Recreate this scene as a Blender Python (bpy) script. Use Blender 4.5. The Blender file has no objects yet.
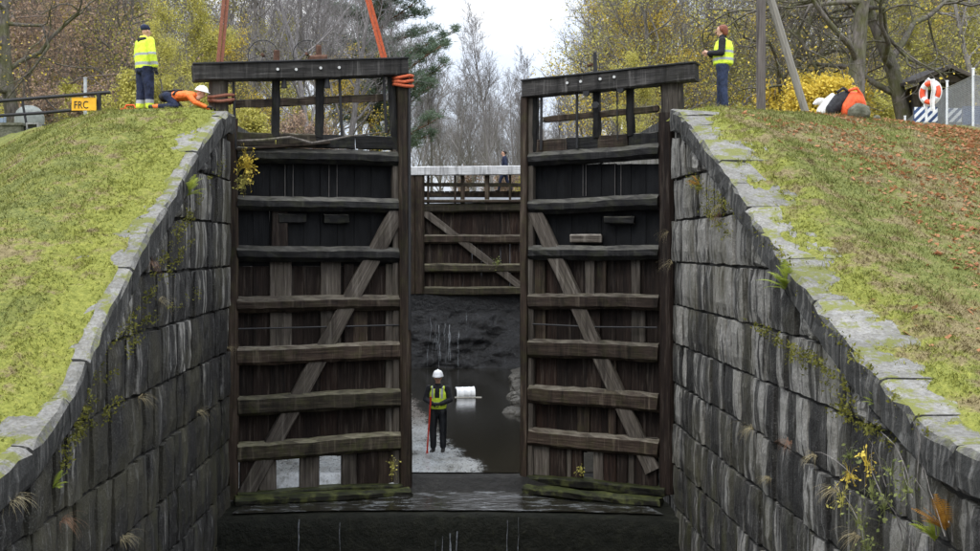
import bpy, bmesh, math, random
import numpy as np
from mathutils import Vector, Matrix, noise as mnoise

R = math.radians
rnd = random.Random(7)
sc = bpy.context.scene
C = sc.collection

# ------------------------------------------------------------------ camera
CAM_Z = 6.0
FPX, VX, VY = 1200.0, 445.0, 245.0          # focal length in photo pixels, vanishing point of the lock axis
cam_d = bpy.data.cameras.new('camera')
cam = bpy.data.objects.new('camera', cam_d)
C.objects.link(cam)
cam.location = (0, 0, CAM_Z)
cam.rotation_euler = (R(90), 0, 0)
cam_d.sensor_width = 36.0
cam_d.lens = 36.0 * FPX / 980.0
cam_d.shift_x = (490 - VX) / 980.0
cam_d.shift_y = (VY - 275.5) / 980.0
cam_d.clip_start = 0.1
cam_d.clip_end = 3000
sc.camera = cam

def W(x, y, d):
    """photo pixel at distance d along the lock axis -> world point"""
    return Vector(((x - VX) / FPX * d, d, CAM_Z + (VY - y) / FPX * d))

# ------------------------------------------------------------------ world, sun, exposure
SUN_EL, SUN_AZ = R(48), R(200)
world = bpy.data.worlds.new('World')
sc.world = world
world.use_nodes = True
wn = world.node_tree
wn.nodes.clear()
wo = wn.nodes.new('ShaderNodeOutputWorld')
bg = wn.nodes.new('ShaderNodeBackground')
bg.inputs['Strength'].default_value = 0.1
sky = wn.nodes.new('ShaderNodeTexSky')
sky.sky_type = 'NISHITA'
sky.sun_disc = False
sky.sun_elevation = SUN_EL
sky.sun_rotation = SUN_AZ
tc = wn.nodes.new('ShaderNodeTexCoord')
sep = wn.nodes.new('ShaderNodeSeparateXYZ')
wn.links.new(tc.outputs['Generated'], sep.inputs[0])
mr = wn.nodes.new('ShaderNodeMapRange')          # overcast sky: zenith about three times the horizon
mr.inputs['From Min'].default_value = 0.0
mr.inputs['From Max'].default_value = 1.0
mr.inputs['To Min'].default_value = 5.0
mr.inputs['To Max'].default_value = 25.0
wn.links.new(sep.outputs['Z'], mr.inputs['Value'])
mp = wn.nodes.new('ShaderNodeMapping')
mp.inputs['Scale'].default_value = (3.4, 3.4, 7.0)
wn.links.new(tc.outputs['Generated'], mp.inputs['Vector'])
nz = wn.nodes.new('ShaderNodeTexNoise')
nz.inputs['Scale'].default_value = 1.6
nz.inputs['Detail'].default_value = 5
wn.links.new(mp.outputs['Vector'], nz.inputs['Vector'])
cr = wn.nodes.new('ShaderNodeValToRGB')
cr.color_ramp.elements[0].position = 0.44
cr.color_ramp.elements[0].color = (0.82, 0.9, 1.04, 1)
cr.color_ramp.elements[1].position = 0.6
cr.color_ramp.elements[1].color = (1.09, 1.09, 1.09, 1)
wn.links.new(nz.outputs['Fac'], cr.inputs['Fac'])
vm = wn.nodes.new('ShaderNodeVectorMath')
vm.operation = 'SCALE'
wn.links.new(cr.outputs['Color'], vm.inputs[0])
wn.links.new(mr.outputs['Result'], vm.inputs['Scale'])
mx = wn.nodes.new('ShaderNodeMix')
mx.data_type = 'RGBA'
mx.inputs['Factor'].default_value = 0.93
wn.links.new(sky.outputs['Color'], mx.inputs[6])
wn.links.new(vm.outputs['Vector'], mx.inputs[7])
wn.links.new(mx.outputs[2], bg.inputs['Color'])
wn.links.new(bg.outputs[0], wo.inputs[0])

sun_d = bpy.data.lights.new('sun', 'SUN')
sun_d.energy = 1.0
sun_d.angle = R(20)
sun_d.color = (1.0, 0.97, 0.92)
sun = bpy.data.objects.new('sun', sun_d)
C.objects.link(sun)
sun.location = (0, -20, 60)
sun.rotation_euler = Vector((0.35, 0.72, -1.0)).to_track_quat('-Z', 'Y').to_euler()

sc.view_settings.view_transform = 'Standard'
sc.view_settings.look = 'None'
sc.view_settings.gamma = 1.0
sc.view_settings.exposure = 0.6
sc.view_settings.use_curve_mapping = False
sc.render.engine = 'CYCLES'
sc.cycles.use_denoising = True
sc.cycles.max_bounces = 6
sc.cycles.diffuse_bounces = 3
sc.cycles.glossy_bounces = 3

# ------------------------------------------------------------------ materials
MATS = {}
def new_mat(name):
    m = bpy.data.materials.new(name)
    m.use_nodes = True
    MATS[name] = m
    return m, m.node_tree, m.node_tree.nodes['Principled BSDF']

class NT:
    """small shader-graph helper"""
    def __init__(s, nt): s.nt = nt
    def n(s, t, **kw):
        o = s.nt.nodes.new(t)
        for k, v in kw.items(): setattr(o, k, v)
        return o
    def l(s, a, b): s.nt.links.new(a, b)
    def coords(s, kind='Object', scale=(1, 1, 1), loc=None):
        m = s.n('ShaderNodeMapping')
        m.inputs['Scale'].default_value = scale
        if loc: m.inputs['Location'].default_value = loc
        if kind == 'Position': s.l(s.n('ShaderNodeNewGeometry').outputs['Position'], m.inputs['Vector'])
        else: s.l(s.n('ShaderNodeTexCoord').outputs[kind], m.inputs['Vector'])
        return m.outputs['Vector']
    def noise(s, vec, scale=1, detail=4, rough=.6, w=None):
        o = s.n('ShaderNodeTexNoise')
        o.inputs['Scale'].default_value = scale
        o.inputs['Detail'].default_value = detail
        o.inputs['Roughness'].default_value = rough
        if w is not None:
            o.noise_dimensions = '4D'
            s.l(w, o.inputs['W'])
        s.l(vec, o.inputs['Vector'])
        return o.outputs['Fac']
    def ramp(s, fac, *stops):
        o = s.n('ShaderNodeValToRGB')
        e = o.color_ramp.elements
        while len(e) < len(stops): e.new(0.5)
        for i, (p, c) in enumerate(stops):
            e[i].position = p
            e[i].color = (c, c, c, 1) if isinstance(c, (int, float)) else (*c, 1)
        s.l(fac, o.inputs['Fac'])
        return o.outputs['Color']
    def mix(s, fac, a, b, mode='MIX'):
        o = s.n('ShaderNodeMix', data_type='RGBA', blend_type=mode)
        for sock, v in ((o.inputs['Factor'], fac), (o.inputs[6], a), (o.inputs[7], b)):
            if isinstance(v, (int, float)): sock.default_value = v if sock.type == 'VALUE' else (v, v, v, 1)
            elif isinstance(v, tuple): sock.default_value = (*v, 1)
            else: s.l(v, sock)
        return o.outputs[2]
    def math(s, op, a, b=0.0):
        o = s.n('ShaderNodeMath', operation=op)
        for i, v in enumerate((a, b)):
            if isinstance(v, (int, float)): o.inputs[i].default_value = v
            else: s.l(v, o.inputs[i])
        return o.outputs[0]
    def maprange(s, v, a, b, c, d):
        o = s.n('ShaderNodeMapRange')
        for k, x in zip(('From Min', 'From Max', 'To Min', 'To Max'), (a, b, c, d)): o.inputs[k].default_value = x
        s.l(v, o.inputs['Value'])
        return o.outputs['Result']
    def rand(s): return s.n('ShaderNodeObjectInfo').outputs['Random']
    def bump(s, bsdf, h, strength=.5, dist=.02):
        b = s.n('ShaderNodeBump')
        b.inputs['Strength'].default_value = strength
        b.inputs['Distance'].default_value = dist
        s.l(h, b.inputs['Height'])
        s.l(b.outputs[0], bsdf.inputs['Normal'])
    def normal_z(s):
        q = s.n('ShaderNodeSeparateXYZ')
        s.l(s.n('ShaderNodeNewGeometry').outputs['Normal'], q.inputs[0])
        return q.outputs['Z']
    def pos(s, axis):
        q = s.n('ShaderNodeSeparateXYZ')
        s.l(s.n('ShaderNodeNewGeometry').outputs['Position'], q.inputs[0])
        return q.outputs[axis]

def plain(name, col, rough=.6, metal=0.0, var=.12, scale=9.0, spec=.4, fold=0.0):
    m, nt, b = new_mat(name)
    h = NT(nt)
    f = h.noise(h.coords('Object'), scale, 3)
    lo = tuple(max(0, c * (1 - var * 1.6)) for c in col)
    hi = tuple(min(1, c * (1 + var * 1.6)) for c in col)
    h.l(h.ramp(f, (.3, lo), (.7, hi)), b.inputs['Base Color'])
    b.inputs['Roughness'].default_value = rough
    b.inputs['Metallic'].default_value = metal
    b.inputs['Specular IOR Level'].default_value = spec
    if fold:
        q = h.noise(h.coords('Object', (1, 1, .55)), 13, 3, .5)
        h.bump(b, q, fold, .05)
    return m

def wood(name, dark, mid, light, top, moss=.0, wet=.5, streak=1.0):
    """old weathered timber, grain along local X; 'top' is the bleached colour of up-facing faces"""
    m, nt, b = new_mat(name)
    h = NT(nt)
    rnd_o = h.rand()
    w = h.math('MULTIPLY', rnd_o, 37.0)
    grain = h.noise(h.coords('Object', (1.2, 26, 26)), 1.0, 5, .65, w)
    blot = h.noise(h.coords('Object', (1.1, 3.0, 3.0)), 1.4, 4, .6, w)
    col = h.ramp(grain, (.3, dark), (.55, mid), (.78, light))
    col = h.mix(h.ramp(blot, (.35, 0), (.7, 1)), col, h.mix(.5, col, dark), 'MIX')
    drip = h.noise(h.coords('Position', (7, 7, .5)), 1.0, 4, .7)
    col = h.mix(h.math('MULTIPLY', h.ramp(drip, (.56, 0), (.68, 1)), .55 * streak), col, light)
    drip2 = h.noise(h.coords('Position', (5, 5, .4), (9, 3, 1)), 1.0, 4, .7)
    col = h.mix(h.math('MULTIPLY', h.ramp(drip2, (.5, 0), (.66, 1)), .8), col, tuple(c * .5 for c in dark))
    nzv = h.normal_z()
    up = h.math('MULTIPLY', h.ramp(nzv, (.5, 0), (.85, 1)), h.ramp(h.noise(h.coords('Object', (2, 7, 7)), 2.0, 4, .6, w), (.35, .2), (.6, 1)))
    col = h.mix(up, col, top)
    if moss:
        mf = h.noise(h.coords('Position', (1, 1, 1)), 3.5, 5, .7)
        k = h.math('MULTIPLY', h.ramp(mf, (.48, 0), (.64, 1)), moss)
        col = h.mix(k, col, (.055, .06, .018))
    br = h.maprange(rnd_o, 0, 1, .72, 1.28)
    sc_ = h.n('ShaderNodeVectorMath', operation='SCALE')
    h.l(col, sc_.inputs[0]); h.l(br, sc_.inputs['Scale'])
    h.l(sc_.outputs['Vector'], b.inputs['Base Color'])
    h.l(h.ramp(blot, (.3, .75 - .3 * wet), (.7, .85)), b.inputs['Roughness'])
    b.inputs['Specular IOR Level'].default_value = .18
    h.bump(b, h.math('ADD', grain, h.math('MULTIPLY', blot, .6)), .7, .02)
    return m

wood('tarred_timber', (.005, .005, .0055), (.0115, .011, .011), (.036, .034, .032), (.12, .115, .1), moss=.15, wet=.9)
wood('brown_timber', (.0115, .0075, .0055), (.041, .028, .02), (.115, .092, .068), (.165, .148, .117), moss=.2, wet=.6)
wood('mossy_timber', (.0105, .0085, .006), (.037, .03, .02), (.105, .088, .062), (.15, .138, .095), moss=.35, wet=.5)
wood('grey_timber', (.032, .026, .021), (.09, .077, .064), (.2, .18, .155), (.23, .21, .185), moss=.08, wet=.2)
wood('black_plank', (.0022, .0025, .003), (.004, .0045, .0055), (.009, .009, .01), (.03, .03, .03), wet=.6, streak=.3)
wood('stained_plank', (.007, .0045, .0035), (.02, .0125, .009), (.085, .07, .056), (.08, .07, .06), wet=.5, streak=1.2)
wood('red_brown_plank', (.009, .0048, .0035), (.028, .0155, .0105), (.085, .068, .054), (.08, .07, .06), wet=.4, streak=1.0)
wood('beam_timber', (.011, .0105, .01), (.042, .039, .037), (.13, .123, .116), (.03, .03, .03), moss=.03, wet=.3)
wood('white_paint_timber', (.42, .42, .42), (.62, .63, .64), (.78, .78, .79), (.8, .8, .8), wet=.1, streak=.3)
wood('sill_timber', (.004, .004, .003), (.0095, .009, .006), (.022, .02, .013), (.03, .036, .01), moss=.85, wet=.6)
wood('pole_wood', (.07, .06, .055), (.13, .115, .105), (.2, .18, .165), (.2, .19, .17), wet=0, streak=.2)
wood('pale_pole', (.2, .19, .165), (.32, .3, .26), (.42, .4, .35), (.4, .4, .36), wet=0, streak=.2)

def stone(name, top=False, chamber=False):
    m, nt, b = new_mat(name)
    h = NT(nt)
    ro = h.rand()
    fine = h.noise(h.coords('Position'), 22, 6, .7)
    mott = h.noise(h.coords('Position'), 3.0, 5, .6)
    base = h.ramp(fine, (.28, (.135, .128, .113)), (.5, (.25, .239, .216)), (.75, (.4, .385, .355)))
    base = h.mix(h.ramp(mott, (.4, 0), (.7, .7)), base, (.12, .115, .095))
    if not top:
        # every block has its own tone and run-off; the part that stood in water is darker
        w4 = h.math('MULTIPLY', ro, 53.0)
        st = h.noise(h.coords('Position', (5.0, 5.0, .55)), 1.0, 5, .72, w4)
        run = h.noise(h.coords('Position', (3.6, 3.6, .14)), 1.0, 4, .7)
        zz = h.pos('Z')
        wet = h.maprange(zz, 6.2, 2.6, -.05, .05)
        sid = h.maprange(h.pos('X'), -1, 1, .05, -.04)     # more dark streaking on the left wall, less on the right
        th = h.math('ADD', h.math('ADD', h.math('ADD', h.math('MULTIPLY', st, .4), h.math('MULTIPLY', run, .6)), wet), sid)
        th = h.math('ADD', th, h.math('MULTIPLY', h.math('SUBTRACT', ro, .5), .1))
        k = h.ramp(th, (.44, 0), (.475, .8), (.55, .97))
        base = h.mix(k, base, (.0135, .0125, .0115))
        st2 = h.noise(h.coords('Position', (12, 12, .5), (5, 2, 0)), 1.0, 4, .7, w4)
        base = h.mix(h.ramp(st2, (.58, 0), (.68, .5)), base, (.3, .298, .285))
        d2 = h.noise(h.coords('Position', (9, 9, .4), (1, 7, 3)), 1.0, 4, .7, w4)
        base = h.mix(h.ramp(d2, (.57, 0), (.65, .7)), base, (.026, .026, .025))
        spk = h.noise(h.coords('Position'), 45, 3, .6)
        base = h.mix(h.ramp(spk, (.56, 0), (.7, .4)), base, (.24, .238, .225))
        brn = h.noise(h.coords('Position'), .8, 4, .6)
        base = h.mix(h.ramp(brn, (.46, 0), (.66, .5)), base, (.085, .078, .048))
        al = h.math('MULTIPLY', h.ramp(h.noise(h.coords('Position', (1.5, 1.5, .6)), 1.3, 4, .6), (.5, 0), (.68, 1)), h.maprange(zz, 3.5, .8, 0.0, .75))
        base = h.mix(al, base, (.055, .055, .022))
    else:
        li = h.noise(h.coords('Position'), 9.0, 6, .75)
        base = h.mix(h.ramp(li, (.5, 0), (.64, .6)), base, (.32, .32, .315))
        st = h.noise(h.coords('Position', (7, 7, .5)), 1.0, 4, .7)
        side = h.ramp(h.normal_z(), (.35, 1), (.8, 0))
        base = h.mix(h.math('MULTIPLY', h.ramp(st, (.36, .35), (.5, .92)), side), base, (.03, .03, .028))
        mo = h.noise(h.coords('Position'), 2.2, 7, .72)
        base = h.mix(h.math('MULTIPLY', h.ramp(mo, (.5, 0), (.57, .9)), h.math('SUBTRACT', 1.0, side)), base, (.17, .18, .03))
    v = h.n('ShaderNodeVectorMath', operation='SCALE')
    h.l(base, v.inputs[0]); h.l(h.maprange(h.n('ShaderNodeObjectInfo').outputs['Random'], 0, 1, *((.68, .95) if top else (1.15, .85))), v.inputs['Scale'])
    h.l(v.outputs['Vector'], b.inputs['Base Color'])
    b.inputs['Roughness'].default_value = .82
    b.inputs['Specular IOR Level'].default_value = .25
    flute = h.noise(h.coords('Position', (7, 7, 2.5)), 1.0, 5, .65)
    h.bump(b, h.math('ADD', h.math('MULTIPLY', fine, .5), h.math('MULTIPLY', flute, 1.0)), 1.0, .05)
    return m
stone('wall_stone'); stone('coping_granite', top=True)
plain('mortar', (.018, .017, .015), .95)

def rock_mat(name, a, b_, c, rough=.5, spec=.2):
    m, nt, b = new_mat(name)
    h = NT(nt)
    f = h.noise(h.coords('Position'), 5, 8, .72)
    col = h.ramp(f, (.3, a), (.55, b_), (.75, c))
    h.l(col, b.inputs['Base Color'])
    b.inputs['Roughness'].default_value = rough
    b.inputs['Specular IOR Level'].default_value = spec
    h.bump(b, f, .9, .12)
    return m
rock_mat('wet_rock', (.003, .003, .0035), (.009, .0095, .011), (.05, .052, .056), .28, .4)
rock_mat('wet_mud', (.006, .0055, .0045), (.014, .013, .011), (.04, .038, .033), .6)
rock_mat('wet_concrete', (.004, .005, .003), (.011, .0115, .008), (.026, .028, .016), .5, .15)
rock_mat('rubble_stone', (.03, .028, .025), (.09, .085, .075), (.22, .21, .19), .7)
rock_mat('boulder_stone', (.07, .075, .05), (.15, .15, .11), (.26, .25, .21), .85)
rock_mat('concrete', (.2, .2, .19), (.32, .32, .3), (.42, .42, .4), .9)
rock_mat('earth', (.03, .022, .015), (.06, .045, .03), (.1, .08, .055), .95)

def silt():
    m, nt, b = new_mat('pale_silt')
    h = NT(nt)
    f = h.noise(h.coords('Position', (1, .45, 1)), 1.8, 5, .6)
    f2 = h.noise(h.coords('Position', (1, .4, 1), (3, 5, 0)), 9, 5, .7)
    col = h.ramp(f, (.3, (.04, .039, .034)), (.42, (.2, .205, .2)), (.66, (.36, .38, .385)))
    col = h.mix(h.ramp(f2, (.5, 0), (.64, .8)), col, (.075, .073, .055))
    col = h.mix(h.maprange(h.pos('Y'), 31, 36, 0, .9), col, (.075, .062, .05))
    at = h.n('ShaderNodeAttribute'); at.attribute_name = 'dry'      # how far the silt stands clear of the water
    e = h.ramp(h.math('ADD', at.outputs['Fac'], h.math('MULTIPLY', h.math('SUBTRACT', f2, .5), 1.3)), (.3, 0), (.75, 1))
    h.l(h.mix(e, (.012, .011, .008), col), b.inputs['Base Color'])
    h.l(h.mix(e, .06, h.ramp(f2, (.4, .2), (.6, .5))), b.inputs['Roughness'])
    h.bump(b, f2, .25, .02)
silt()

def water(name, col, scale=(2.2, 1.0, 1), strength=.25, foam=0.0):
    m, nt, b = new_mat(name)
    h = NT(nt)
    f = h.noise(h.coords('Position', scale), 1.6, 5, .6)
    if foam:
        k = h.noise(h.coords('Position', (1.0, 2.2, 1)), 1.7, 7, .72)
        h.l(h.mix(h.ramp(k, (.52, 0), (.6, foam)), col, (.55, .58, .6)), b.inputs['Base Color'])
    else:
        b.inputs['Base Color'].default_value = (*col, 1)
    b.inputs['Roughness'].default_value = .06
    b.inputs['IOR'].default_value = 1.33
    b.inputs['Specular IOR Level'].default_value = .5
    h.bump(b, f, strength, .05)
water('dark_water', (.012, .011, .008))
water('sill_water', (.014, .013, .01), (1.6, 3.0, 1), .5, foam=.22)
water('canal_water', (.02, .022, .02))
plain('white_water', (.13, .14, .15), .15, var=.4, scale=22)

def grass_mat(name, blades=False):
    m, nt, b = new_mat(name)
    h = NT(nt)
    big = h.noise(h.coords('Position'), .55, 5, .62)
    med = h.noise(h.coords('Position', (1, 1.3, 1)), 2.4, 6, .68)
    fin = h.noise(h.coords('Position'), 16, 4, .7)
    right = h.maprange(h.pos('X'), -3, 3, 0, 1)
    moss = h.ramp(fin, (.3, (.12, .138, .025)), (.7, (.285, .287, .06)))
    grs = h.ramp(fin, (.3, (.075, .095, .022)), (.7, (.2, .205, .06)))
    dry = h.ramp(fin, (.3, (.12, .092, .045)), (.7, (.27, .215, .12)))
    t = h.math('ADD', med, h.math('MULTIPLY', h.math('SUBTRACT', big, .5), .9))
    kx = h.math('SUBTRACT', t, h.math('MULTIPLY', right, -.0))
    col = h.mix(h.ramp(kx, (.4, 0), (.56, 1)), moss, grs)
    # the right bank is browner; near either coping the moss wins
    dr = h.math('ADD', h.math('SUBTRACT', .965, t), h.math('MULTIPLY', right, .085))
    col = h.mix(h.ramp(dr, (.5, 0), (.62, .9)), col, dry)
    ax = h.math('ABSOLUTE', h.pos('X'))
    edge = h.math('ADD', h.maprange(ax, 4.9, 6.3, .3, -.2), h.math('MULTIPLY', h.math('SUBTRACT', med, .5), 1.3))
    col = h.mix(h.ramp(edge, (.0, 0), (.2, .85)), col, moss)
    soil = h.noise(h.coords('Position', (1, 1, 1), (4, 9, 2)), 1.5, 6, .7)
    col = h.mix(h.math('MULTIPLY', h.ramp(soil, (.61, 0), (.7, .8)), h.math('ADD', .35, h.math('MULTIPLY', right, .5))), col, (.13, .085, .05))
    h.l(col, b.inputs['Base Color'])
    b.inputs['Roughness'].default_value = .9
    b.inputs['Specular IOR Level'].default_value = .15
    if not blades:
        h.bump(b, h.math('ADD', fin, h.math('MULTIPLY', med, 2.0)), 1.0, .05)
grass_mat('grass_ground'); grass_mat('grass_blade', True)

def bark(name, a, c, moss=0):
    m, nt, b = new_mat(name)
    h = NT(nt)
    f = h.noise(h.coords('Object', (5, 5, 1.2)), 2, 5, .7)
    col = h.ramp(f, (.35, a), (.65, c))
    if moss:
        k = h.noise(h.coords('Object'), 1.6, 4, .6)
        col = h.mix(h.math('MULTIPLY', h.ramp(k, (.45, 0), (.6, 1)), moss), col, (.09, .1, .02))
    h.l(col, b.inputs['Base Color'])
    b.inputs['Roughness'].default_value = .9
    b.inputs['Specular IOR Level'].default_value = .15
    h.bump(b, f, .8, .04)
bark('grey_bark', (.13, .118, .105), (.27, .25, .23))
bark('hazed_bark', (.17, .158, .158), (.31, .292, .29))  # distance haze of the far trees, put into the bark colour
bark('dark_bark', (.06, .052, .045), (.19, .17, .15), .5)
bark('brown_bark', (.15, .115, .095), (.28, .22, .19))
bark('pine_bark', (.12, .065, .04), (.27, .15, .1))

def leafm(name, a, c, rough=.7):
    m, nt, b = new_mat(name)
    h = NT(nt)
    f = h.noise(h.coords('Object'), 1.3, 4, .7)
    g = h.noise(h.coords('Object'), 14, 2, .5)
    h.l(h.ramp(h.math('ADD', h.math('MULTIPLY', f, .6), h.math('MULTIPLY', g, .4)), (.38, a), (.62, c)), b.inputs['Base Color'])
    b.inputs['Roughness'].default_value = rough
    b.inputs['Specular IOR Level'].default_value = .2
    # thin leaves let light through
    tr = h.n('ShaderNodeBsdfTranslucent')
    h.l(b.inputs['Base Color'].links[0].from_socket, tr.inputs['Color'])
    ms = h.n('ShaderNodeMixShader'); ms.inputs[0].default_value = .3
    out = nt.nodes['Material Output']
    h.l(b.outputs[0], ms.inputs[1]); h.l(tr.outputs[0], ms.inputs[2]); h.l(ms.outputs[0], out.inputs['Surface'])
leafm('yellow_leaf', (.5, .37, .05), (.84, .66, .12))
leafm('olive_leaf', (.33, .32, .07), (.6, .54, .15))
leafm('green_leaf', (.1, .13, .04), (.27, .29, .1))
leafm('russet_leaf', (.17, .09, .05), (.36, .2, .12))
leafm('mauve_twig_leaf', (.33, .22, .16), (.54, .39, .27))
leafm('pine_needle', (.075, .115, .075), (.19, .25, .17))
leafm('spruce_needle', (.03, .055, .025), (.08, .115, .05))
leafm('fern_green', (.16, .22, .03), (.4, .45, .07))
leafm('fern_rust', (.25, .11, .02), (.5, .27, .05))
leafm('dry_grass', (.26, .21, .11), (.5, .43, .26))
leafm('fallen_leaf', (.27, .11, .05), (.46, .22, .1))
leafm('moss_clump', (.08, .085, .015), (.25, .24, .05))

plain('iron', (.02, .02, .021), .6, .3)
plain('rusty_iron', (.09, .045, .028), .8, .2, var=.35)
plain('bolt_metal', (.5, .5, .48), .4, .4)
plain('sling_orange', (.42, .085, .03), .75, var=.2, scale=30)
plain('sling_faded', (.2, .075, .045), .8, var=.2, scale=30)
plain('hivis_yellow', (.62, .78, .05), .7, var=.07, fold=.9)
plain('hivis_orange', (.85, .17, .03), .7, var=.1, fold=.9)
plain('reflective', (.36, .38, .39), .4, .2, var=.1)
plain('navy_cloth', (.012, .018, .045), .85, var=.3, fold=.9)
plain('black_cloth', (.012, .012, .014), .85, var=.3, fold=.9)
plain('jeans', (.02, .03, .065), .85, var=.25, fold=.9)
plain('wader', (.008, .009, .011), .5, var=.2, fold=.9)
plain('skin', (.5, .29, .2), .55, var=.08)
plain('hair_auburn', (.16, .045, .02), .6, var=.35, scale=40)
plain('hair_dark', (.02, .014, .01), .6, var=.35, scale=40)
plain('eye_dark', (.02, .015, .012), .3)
plain('lip', (.4, .16, .13), .5)
plain('helmet_white', (.8, .8, .8), .35, var=.04)
plain('glove_black', (.012, .012, .014), .7)
plain('staff_red', (.5, .04, .02), .45)
plain('boot_black', (.012, .011, .01), .5)
plain('sign_yellow', (.75, .4, .015), .5, var=.12, scale=4)
plain('sign_black', (.012, .012, .012), .6)
plain('galvanised', (.42, .44, .45), .45, .3)
plain('white_plastic', (.72, .74, .76), .4, var=.08)
plain('buoy_orange', (.75, .09, .03), .5)
plain('rope_white', (.7, .7, .68), .8)
plain('barrier_blue', (.03, .06, .16), .6, var=.2)
plain('roof_felt', (.05, .045, .045), .9, var=.25)
plain('shed_board', (.09, .075, .06), .85, var=.3, scale=5)
plain('bag_red', (.75, .11, .03), .65, var=.15, fold=.9)
plain('bag_black', (.015, .015, .018), .7, var=.3, fold=.9)
plain('bag_white', (.72, .72, .7), .75, var=.1, fold=.9)
plain('dome_grey', (.2, .215, .2), .7, var=.15)
plain('panel_bluegrey', (.2, .25, .32), .6)
plain('rod_grey', (.075, .07, .066), .6)
plain('wire', (.3, .31, .31), .5, .4)

# ------------------------------------------------------------------ helpers
def tag(o, label=None, cat=None, group=None, kind=None):
    if label: o['label'] = label
    if cat: o['category'] = cat
    if group: o['group'] = group
    if kind: o['kind'] = kind
    return o

def empty(name, loc=(0, 0, 0), rz=0.0):
    o = bpy.data.objects.new(name, None)
    o.empty_display_size = .2
    C.objects.link(o)
    o.location = loc
    o.rotation_euler = (0, 0, rz)
    return o

def link(name, me, mat=None, parent=None, world=None, smooth=False):
    """one mesh object; its coordinates are world coordinates unless a world matrix is given"""
    if mat is not None and not me.materials: me.materials.append(MATS[mat] if isinstance(mat, str) else mat)
    if smooth:
        me.polygons.foreach_set('use_smooth', [True] * len(me.polygons))
    o = bpy.data.objects.new(name, me)
    C.objects.link(o)
    Mw = world if world is not None else Matrix.Identity(4)
    if parent is not None:
        o.parent = parent
        Mp = parent.matrix_basis
        if parent.parent is not None: Mp = parent.parent.matrix_basis @ Mp
        o.matrix_basis = Mp.inverted() @ Mw
    else:
        o.matrix_basis = Mw
    return o

class MB:
    def __init__(s): s.v = []; s.f = []; s.m = []
    def add(s, vs, fs, mi=0):
        k = len(s.v)
        s.v += [tuple(p) for p in vs]
        s.f += [tuple(i + k for i in f) for f in fs]
        s.m += [mi] * len(fs)
    def box(s, a, b, mi=0):
        x0, y0, z0 = a; x1, y1, z1 = b
        s.add([(x0,y0,z0),(x1,y0,z0),(x1,y1,z0),(x0,y1,z0),(x0,y0,z1),(x1,y0,z1),(x1,y1,z1),(x0,y1,z1)],
              [(0,3,2,1),(4,5,6,7),(0,1,5,4),(1,2,6,5),(2,3,7,6),(3,0,4,7)], mi)
    def tube(s, pts, rad, n=8, mi=0, caps=True):
        pts = [Vector(p) for p in pts]
        rs = rad if isinstance(rad, (list, tuple)) else [rad] * len(pts)
        vs = []; up = None
        for i, p in enumerate(pts):
            t = (pts[min(i + 1, len(pts) - 1)] - pts[max(i - 1, 0)]).normalized()
            if up is None or abs(up.dot(t)) > .98:
                up = Vector((0, 0, 1)) if abs(t.z) < .9 else Vector((1, 0, 0))
            a = t.cross(up).normalized(); b = a.cross(t).normalized(); up = b
            for k in range(n):
                an = 2 * math.pi * k / n
                vs.append(p + (a * math.cos(an) + b * math.sin(an)) * rs[i])
        fs = [(i*n+k, i*n+(k+1)%n, (i+1)*n+(k+1)%n, (i+1)*n+k) for i in range(len(pts)-1) for k in range(n)]
        if caps:
            fs += [tuple(range(n))[::-1], tuple(range((len(pts)-1)*n, len(pts)*n))]
        s.add(vs, fs, mi)
    def lathe(s, prof, n=16, mi=0, M=None):
        vs = [];
        for r, z in prof:
            for k in range(n):
                a = 2 * math.pi * k / n
                p = Vector((r * math.cos(a), r * math.sin(a), z))
                vs.append(M @ p if M else p)
        fs = [(i*n+k, i*n+(k+1)%n, (i+1)*n+(k+1)%n, (i+1)*n+k) for i in range(len(prof)-1) for k in range(n)]
        fs += [tuple(range(n))[::-1], tuple(range((len(prof)-1)*n, len(prof)*n))]
        s.add(vs, fs, mi)
    def mesh(s, name, mats):
        me = bpy.data.meshes.new(name)
        me.from_pydata(s.v, [], s.f)
        for m in ([mats] if isinstance(mats, str) else mats): me.materials.append(MATS[m])
        if len(me.materials) > 1: me.polygons.foreach_set('material_index', s.m)
        me.update()
        return me
    def build(s, name, mats, parent=None, world=None, smooth=False):
        return link(name, s.mesh(name, mats), None, parent, world, smooth)

def np_mesh(name, V, F, mats, midx=None):
    """V (n,3), F (m,k) arrays -> mesh, fast"""
    me = bpy.data.meshes.new(name)
    V = np.asarray(V, dtype=np.float32); F = np.asarray(F, dtype=np.int32)
    k = F.shape[1]
    me.vertices.add(len(V)); me.vertices.foreach_set('co', V.ravel())
    me.loops.add(F.size); me.loops.foreach_set('vertex_index', F.ravel())
    me.polygons.add(len(F)); me.polygons.foreach_set('loop_start', np.arange(len(F), dtype=np.int32) * k)
    me.polygons.foreach_set('loop_total', np.full(len(F), k, dtype=np.int32))
    for m in mats: me.materials.append(MATS[m])
    if midx is not None: me.polygons.foreach_set('material_index', np.asarray(midx, dtype=np.int32))
    me.update(calc_edges=True)
    me.validate()
    return me

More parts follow.
